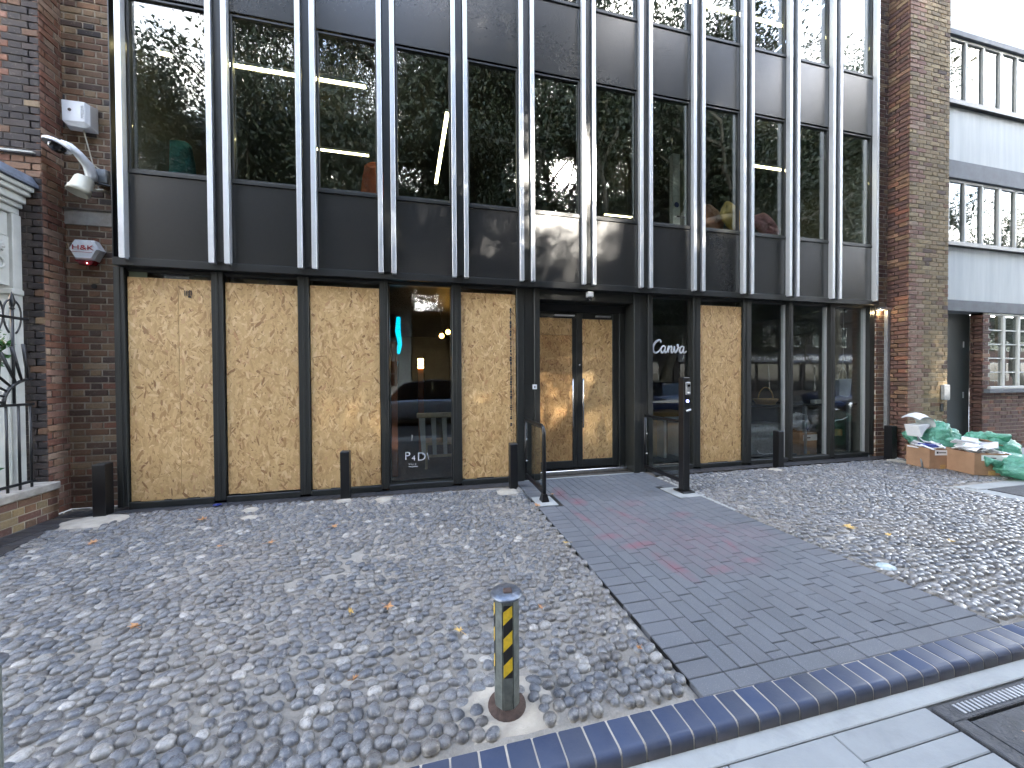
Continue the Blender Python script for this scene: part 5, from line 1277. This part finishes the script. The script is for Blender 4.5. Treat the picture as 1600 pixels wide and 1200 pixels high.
for (x, y, z, lab) in ((.42, 7.4, 2.40, 'glowing amber globe pendant lamp, the upper of the pair behind the unboarded window'), (.29, 7.3, 2.31, 'glowing amber globe pendant lamp, the lower of the pair behind the unboarded window')):
    t = thing('pendant_lamp', (x, y, z), lab, 'lamp', 'amber pendant lamps'); MB().lathe((x, y, z), [(.0, -.05), (.035, -.036), (.05, 0), (.035, .036), (.012, .05)], 16, cap=False).build('globe', 'bulb', t, smooth=True)
    MB().tube([(x, y, z+.05), (x, y, 2.8)], .004, 6).build('flex', 'rubber', t); MB().lathe((x, y, z+.045), [(.02, 0), (.02, .05), (.008, .06)], 10).build('holder', 'rust', t)
MB().tube([(-.42, 5.9, 2.42), (-.43, 5.9, 2.2), (-.40, 5.9, 2.0), (-.44, 5.9, 1.86)], [.028, .04, .03, .036], 10).build('glass_tube', 'cyan_glow', smooth=True, label='bright turquoise hanging tube in the upper left of the unboarded window', cat='ornament')
MB().tube([(-.46, 6.1, 1.75), (-.50, 6.1, 1.6), (-.47, 6.1, 1.45)], [.02, .03, .01], 8).build('glass_tube', 'cyan', smooth=True, label='darker blue hanging ornament just under the bright turquoise tube', cat='ornament')
bx('timber_post', 'rustfab', None, -.50, -.42, 5.5, 5.58, .05, 2.0, .004, label='orange brown timber upright just inside the left edge of the unboarded window', cat='post')
lb = thing('light_box', (-.1, 7.3, 1.5), 'small glowing amber lantern on a timber upright inside the unboarded window', 'lamp')
bx('upright', 'rustfab', lb, -.17, -.06, 7.30, 7.38, .05, 1.66, .004); bx('panel', 'warm_window', lb, -.17, -.06, 7.28, 7.299, 1.67, 1.86, 0); bx('frame', 'rubber', lb, -.18, -.05, 7.30, 7.37, 1.665, 1.90, .003)
for z in (1.72, 1.79): bx('bar', 'rubber', lb, -.17, -.06, 7.27, 7.279, z, z+.01, 0)
sh = thing('shelf_unit', (3.85, 6.0, .05), 'white box shelf with a dark opening low behind the lettered window', 'shelf')
bx('side', 'white', sh, 4.02, 4.08, 5.6, 6.0, .05, .72, .003); bx('side', 'white', sh, 4.36, 4.44, 5.6, 6.0, .05, .72, .003); bx('top', 'white', sh, 4.02, 4.44, 5.6, 6.0, .721, .76, .003); bx('back', 'inter_floor', sh, 4.081, 4.359, 5.95, 5.99, .05, .72, .002)
ct = thing('counter', (3.75, 5.8, .05), 'beige counter front with a tangled brown basket edge behind the lettered window', 'counter')
bx('front', 'timber', ct, 3.45, 4.0, 5.75, 5.8, .05, .70, .004); bx('top', 'straw', ct, 3.42, 4.5, 5.65, 6.1, .765, .86, .02)
bx('curtain', 'rustfab', None, 3.55, 4.0, 7.3, 7.34, .9, 2.1, .01, label='dull red brown curtain deep inside the lettered window', cat='curtain')
tb = thing('table', (6.2, 6.0, .05), 'long black table crossing behind the three right hand windows', 'table')
bx('top', 'rubber', tb, 5.3, 7.9, 5.22, 5.9, .93, .96, .004)
for x in (5.4, 6.7, 7.75): bx('leg', 'galv', tb, x, x+.05, 5.25, 5.30, .05, .93, .003); 
for z in (.66, .77): bx('stretcher', 'silver', tb, 6.2, 6.66, 5.22, 5.24, z, z+.012, .002)
bk = thing('wicker_basket', (5.78, 5.75, .96), 'shallow wicker basket with a tall hooped handle on the black table', 'basket')
v = []; n_ = 20
mb = MB()
for k in range(5):
    rr_ = .15+.012*k; mb.tube([(6.04+rr_*1.15*math.cos(a), 5.45+rr_*.75*math.sin(a), .975+.02*k) for a in np.linspace(0, 2*math.pi, 21)], .011, 6)
mb.build('body', 'straw', bk, smooth=True)
MB().lathe((6.04, 5.45, .966), [(.0, 0), (.13, 0), (.13, .01), (.0, .012)], 16, cap=False).build('base', 'straw', bk)
MB().tube([(6.04+.17*math.cos(a), 5.45, 1.03+.24*math.sin(a)) for a in np.linspace(0, math.pi, 15)], .010, 6).build('handle', 'straw', bk, smooth=True)
tg = thing('tote_bag', (7.64, 5.25, 1.2), 'cream canvas tote bag hanging from a cord in the far right window', 'bag')
MB().add([(7.45, 5.21, 1.42), (7.75, 5.21, 1.42), (7.75, 5.29, 1.42), (7.45, 5.29, 1.42), (7.46, 5.22, 1.10), (7.61, 5.18, 1.08), (7.73, 5.22, 1.10), (7.73, 5.28, 1.10), (7.46, 5.28, 1.10)], [(0, 1, 2, 3), (0, 4, 5), (0, 5, 1), (1, 5, 6), (1, 6, 7, 2), (2, 7, 8, 3), (3, 8, 4, 0), (4, 8, 7, 6, 5)]).build('body', 'canvas', tg)
for yy in (5.22, 5.28): MB().tube([(7.53, yy, 1.42), (7.56, yy, 1.54), (7.59, 5.25, 1.66), (7.62, yy, 1.54), (7.64, yy, 1.42)], .008, 6).build('strap', 'canvas', tg, smooth=True)
MB().tube([(7.59, 5.25, 1.66), (7.60, 5.25, 2.0), (7.60, 5.25, 2.79)], .005, 6).build('cord', 'canvas', tg, smooth=True)
ck = thing('display_rack', (7.35, 5.75, .96), 'small stack of cream packets on the black table in the rightmost windows', 'packets')
for (a, b, z) in ((7.0, 7.12, .96), (7.14, 7.22, .96), (7.28, 7.46, .98)): bx('packet', 'canvas', ck, a-.02, b-.02, 5.28, 5.38, z+.001, z+.07, .006)
bkk = thing('open_book', (7.55, 5.65, .97), 'open white magazine lying on the black table in the far right window', 'book')
MB().add([(7.24, 5.24, .965), (7.43, 5.24, .985), (7.62, 5.24, .965), (7.24, 5.42, .965), (7.43, 5.42, .985), (7.62, 5.42, .965), (7.33, 5.24, 1.0), (7.33, 5.42, 1.0), (7.53, 5.24, 1.0), (7.53, 5.42, 1.0)], [(0, 6, 7, 3), (6, 1, 4, 7), (1, 8, 9, 4), (8, 2, 5, 9)]).build('pages', 'paper', bkk)
bx_, _m = carton(6.80, 5.42, .40, .3, .42, 0, 'brown carton with a white label on the floor behind the middle right window')
sack((6.82, 5.46, .62), (.2, .14, .16), 12, 'pale crumpled bag on top of the carton behind the middle right window')
for o in list(bpy.data.objects):
    if o.name.startswith('sack') and o.parent and o.parent['label'].startswith('pale'): o.data.materials[0] = M['paper']; o.parent['group'] = 'things inside the front'
MB().tube([(5.78, 5.38, .14), (5.82, 5.38, .09), (5.95, 5.40, .06), (6.2, 5.40, .065)], .006, 6).build('cable', 'white', smooth=True, label='thin white cable on the floor behind the window with the wicker basket', cat='cable')
MB().tube([(7.36, 5.28, .3), (7.38, 5.28, .55), (7.46, 5.28, .64), (7.62, 5.28, .65), (7.76, 5.28, .70)], .009, 6).build('cable', 'white', smooth=True, label='white cable curling up under the table in the far right window', cat='cable')
for x in (7.50, 7.64): MB().lathe((x, 5.35, .34), [(.05, 0), (.05, .12), (.0, .12)], 14, cap=False).build('mug', 'straw', label='%s of two straw coloured pots low in the far right window' % ('left' if x < 7.55 else 'right'), cat='pot')
bx('paper_stack', 'paper', None, 6.95, 7.12, 5.35, 5.5, .051, .11, .008, label='small pale stack of paper on the floor behind the middle right window', cat='paper')
cab = bx('low_cabinet', 'galv', None, 5.72, 6.40, 5.45, 5.8, .051, .6, .004, label='grey low cabinet on the floor below the wicker basket', cat='cabinet')

# ================================================================== ACROSS THE STREET (seen in the glass)
SUNP = Vector((1.975, 4.95, 4.41))         # where the low sun glances off the glass; the canopy has a gap along that line
def gapdist(P):
    d = P - np.array(SUNP); s = d @ np.array(SUNDIR); q = d - s[:, None]*np.array(SUNDIR); return np.linalg.norm(q, axis=1)
def tree(x, y, h, cw, n, seed, label):
    r = np.random.default_rng(seed); t = thing('plane_tree', (x, y, -.1), label, 'tree', 'street plane trees across the pavement')
    tips = []; tr = MB()
    def grow(p, d, L, rad, depth):
        pts = [p]; dd = d.copy(); k = 5
        for i in range(k):
            dd = (dd + Vector(r.normal(0, .16, 3)) + Vector((0, 0, .05))).normalized()
            if p.y + dd.y*L/k > -.5: dd.y = -abs(dd.y)*.6; dd.normalize()
            p = p + dd*L/k; pts.append(p.copy())
            if depth >= 2: tips.append(p.copy())
        tr.tube(pts, [rad*(1-.45*i/k) for i in range(k+1)], 7 if depth < 2 else 5)
        if depth < 4:
            for c in range(3 if depth else 4):
                nd = (dd + Vector(r.normal(0, .68, 3))); nd.z = nd.z*.7+.12; grow(pts[-1 - (c % 3)], nd.normalized(), L*r.uniform(.68, .86), rad*.55, depth+1)
        else: tips.append(p.copy())
    grow(Vector((x, y, -.1)), Vector((r.normal(0, .05), r.normal(0, .05), 1)).normalized(), h*.33, .30, 0)
    tr.build('trunk', 'bark', t, smooth=True)
    T = np.array([list(q) for q in tips]); T = T[T[:, 2] > 2.9]
    c = T[r.integers(len(T), size=n)] + r.normal(0, .42, (n, 3))*np.array([1, 1, .75])
    c = c[(gapdist(c) > .45 + 1.0*r.random(len(c))**2) & (c[:, 2] > 2.6) & (c[:, 1] < -.2)]; n = len(c)
    a = r.normal(0, 1, (n, 3)); a /= np.linalg.norm(a, axis=1)[:, None]; b = np.cross(a, r.normal(0, 1, (n, 3))); b /= np.linalg.norm(b, axis=1)[:, None]
    s_ = r.uniform(.045, .10, n)[:, None]
    V = np.stack([c-a*s_, c+b*s_*.9, c+a*s_], 1).reshape(-1, 3) - np.array(WL[t]); F = np.arange(n*3).reshape(n, 3)
    o = place('crown', np_mesh('crown', V, F, 'leaf', False), t); return t
tree(-20, -6.5, 18, 5, 40000, 11, 'plane tree beyond the left end of the block across the street')
tree(-11.5, -6.5, 18, 5, 140000, 1, 'broad dark green plane tree, farthest left of the trees facing the front')
tree(-4.2, -5.2, 20, 5, 190000, 2, 'dense plane tree opposite the boarded windows')
tree(-8.2, -9.8, 24, 5, 110000, 12, 'tall plane tree standing back behind the two leftmost street trees')
tree(1.6, -8.0, 25, 5, 170000, 3, 'plane tree opposite the doors with sun breaking through its crown')
tree(7.0, -2.7, 20, 5, 150000, 4, 'plane tree with a forking dark trunk opposite the upper right windows')
tree(11.4, -6.0, 19, 5, 70000, 13, 'added plane tree shading the brick pier, close behind the forking one')  # added out of view to keep direct sun off the pier
tree(5.9, -9.0, 21, 5, 60000, 16, 'added tall plane tree shading the doors, set back opposite the lettered window')  # added behind the viewer to block sun falling on the doors
tree(14.8, -4.8, 20, 5, 140000, 5, 'plane tree opposite the right hand brick pier')
tree(22.0, -5.5, 18, 5, 80000, 6, 'plane tree right of the one facing the brick pier')
tree(31, -7.0, 17, 5, 40000, 7, 'plane tree well along the street to the right')
tree(42, -7.0, 17, 5, 40000, 8, 'second farthest plane tree along the street to the right')
tree(54, -7.0, 17, 5, 40000, 9, 'farthest plane tree along the street to the right')

def car(cx, y0, L, W, H, mat, label, wagon=True):
    t = thing('parked_car', (cx, y0, -.18), label, 'car', 'cars parked across the street')
    zb = -.18; st = [(-.5, .40, .62, .62), (-.47, .30, .78, .80), (-.36, .26, .86, .88), (-.22, .26, .92, 1.0), (-.10, .26, .95, H*.93), (.10, .26, .96, H), (.30, .26, .97, H*.97), (.42, .28, .97, H*.80 if wagon else 1.05), (.48, .32, .92, .95), (.5, .42, .80, .80)]
    sec = []
    for (u, lo, belt, top) in st:
        x = cx+u*L; wv = W/2*(1-.25*max(0, abs(u)-.40)/.1); wt = wv*.78 if top > belt+.05 else wv*.9
        sec.append([(x, y0-wv*.92, zb+lo), (x, y0-wv, zb+lo+.15), (x, y0-wv, zb+belt-.06), (x, y0-wv*.94, zb+belt), (x, y0-wt, zb+top-.05), (x, y0-wt*.8, zb+top), (x, y0+wt*.8, zb+top), (x, y0+wt, zb+top-.05), (x, y0+wv*.94, zb+belt), (x, y0+wv, zb+belt-.06), (x, y0+wv, zb+lo+.15), (x, y0+wv*.92, zb+lo)])
    n = 12; body = MB(); gl = MB()
    body.v = [p for s_ in sec for p in s_]
    for i in range(len(sec)-1):
        for j in range(n):
            q = (i*n+j, i*n+(j+1) % n, (i+1)*n+(j+1) % n, (i+1)*n+j)
            (gl if (j in (3, 7) and 3 <= i <= 7) else body).f.append(q)
    body.f.append(tuple(range(n))[::-1]); body.f.append(tuple((len(sec)-1)*n+j for j in range(n)))
    gl.v = list(body.v)
    body.build('body', mat, t, smooth=True); gl.build('side_window', 'glossblack', t)
    for u in (-.31, .30):
        for sgn in (-1, 1):
            wh = MB().lathe((0, 0, 0), [(.0, -.1), (.26, -.1), (.31, -.08), (.31, .08), (.26, .1), (.0, .1)], 20, Matrix.Translation((cx+u*L, y0+sgn*(W/2-.08), zb+.31)) @ Matrix.Rotation(R(90), 4, 'X'), cap=False).build('wheel', 'rubber', t, smooth=True)
            MB().lathe((0, 0, 0), [(.0, -.012), (.19, -.010), (.2, 0), (.19, .01), (.0, .012)], 16, Matrix.Translation((cx+u*L, y0+sgn*(W/2+.025), zb+.31)) @ Matrix.Rotation(R(90), 4, 'X'), cap=False).build('rim', 'silver', wh, smooth=True)
    for sgn in (-1, 1): MB().box(cx+L*.49, cx+L*.505, y0+sgn*W*.3-.15, y0+sgn*W*.3+.15, zb+.7, zb+.85, .01).build('tail_light', 'red_lens', t)
car(-.3, -3.6, 4.6, 1.85, 1.65, 'silver_car', 'silver blue estate car parked opposite the unboarded window')
car(-7.3, -3.6, 4.3, 1.8, 1.5, 'white', 'white hatchback parked at the left end of the row')
car(9.7, -3.6, 4.3, 1.8, 1.5, 'navy_car', 'dark blue car parked opposite the lettered window')
car(20.5, -3.6, 4.5, 1.85, 1.55, 'van_blue', 'dark estate car parked opposite the right hand windows')
car(4.6, -3.6, 4.2, 1.8, 1.45, 'van_blue', 'very dark blue car parked opposite the doors')

def terrace(x0, x1, h, wallm, label, seed, shop=False):
    t = thing('terrace_house', ((x0+x1)/2, -15, -.2), label, 'building', 'buildings across the street'); r = random.Random(seed)
    bx('wall', wallm, t, x0, x1, -25, -15, -.2, h, 0); bx('parapet', 'stone', t, x0-.02, x1+.02, -25, -14.93, h+.001, h+.25, .01)
    if shop:
        bx('fascia', 'van_blue', t, x0+.3, x1-.3, -14.99, -14.85, 2.75, 3.5, .01)
        MBt = MB(); x = x0+.7
        while x < x1-.8:
            w = r.uniform(.12, .3); MBt.box(x, x+w, -14.845, -14.83, 2.95, 3.25+r.choice((0, .08))); x += w+r.choice((.06, .06, .06, .35))
        MBt.build('sign_marks', 'white', t)
        k = x0+.5
        while k < x1-2:
            w = bx('shop_window', 'glossblack', t, k, k+2.2, -14.99, -14.93, .3, 2.6, .01); bx('frame', 'white_paint', w, k+1.08, k+1.14, -14.925, -14.90, .3, 2.6, .004); k += 2.5
    nx = int((x1-x0)/2.6)
    for fl__ in range(1 if shop else 0, int(h/3.1)):
        for i in range(nx):
            cx_ = x0+(i+.5)*(x1-x0)/nx; z = fl__*3.1+1.0
            w = bx('window', 'white_paint', t, cx_-.62, cx_+.62, -14.985, -14.90, z, z+1.75, .02)
            for (a, b, c, d) in ((-.54, -.02, .08, .83), (.02, .54, .08, .83), (-.54, -.02, .91, 1.67), (.02, .54, .91, 1.67)):
                MB().box(cx_+a, cx_+b, -14.896, -14.892, z+c, z+d).build('pane', 'glossblack', w)
terrace(-18, -7.5, 11.6, 'brick_stock', 'yellow brick terrace across the street, leftmost', 1)  # main rows drawn taller to block the low sun over the forecourt
terrace(-7.4, -1.0, 11.2, 'render', 'pale rendered house across the street opposite the boarded windows', 2)
terrace(1.5, 11.0, 12.4, 'brick_stock', 'yellow brick terrace across the street behind the forking tree', 3)
terrace(11.1, 18.9, 12.6, 'brick_dark', 'dark sooty brick block across the street', 4)
terrace(19, 40, 12.6, 'brick_dark', 'dark brick block with a blue shop sign across the street', 14, True)
terrace(-.95, 1.45, 5.8, 'brick_stock', 'low narrow yellow brick house in the gap opposite the unboarded window', 15)
terrace(40.1, 45, 12, 'brick_red', 'red brick block at the far right end across the street', 5)
terrace(45.2, 70, 11.5, 'brick_plum', 'plum brick block far along the street to the right', 6)
terrace(70.2, 100, 10.5, 'brick_stock', 'yellow brick block farthest along the street to the right', 7)
terrace(-36, -18.2, 11, 'brick_plum', 'plum brick block farthest along the street to the left', 8)
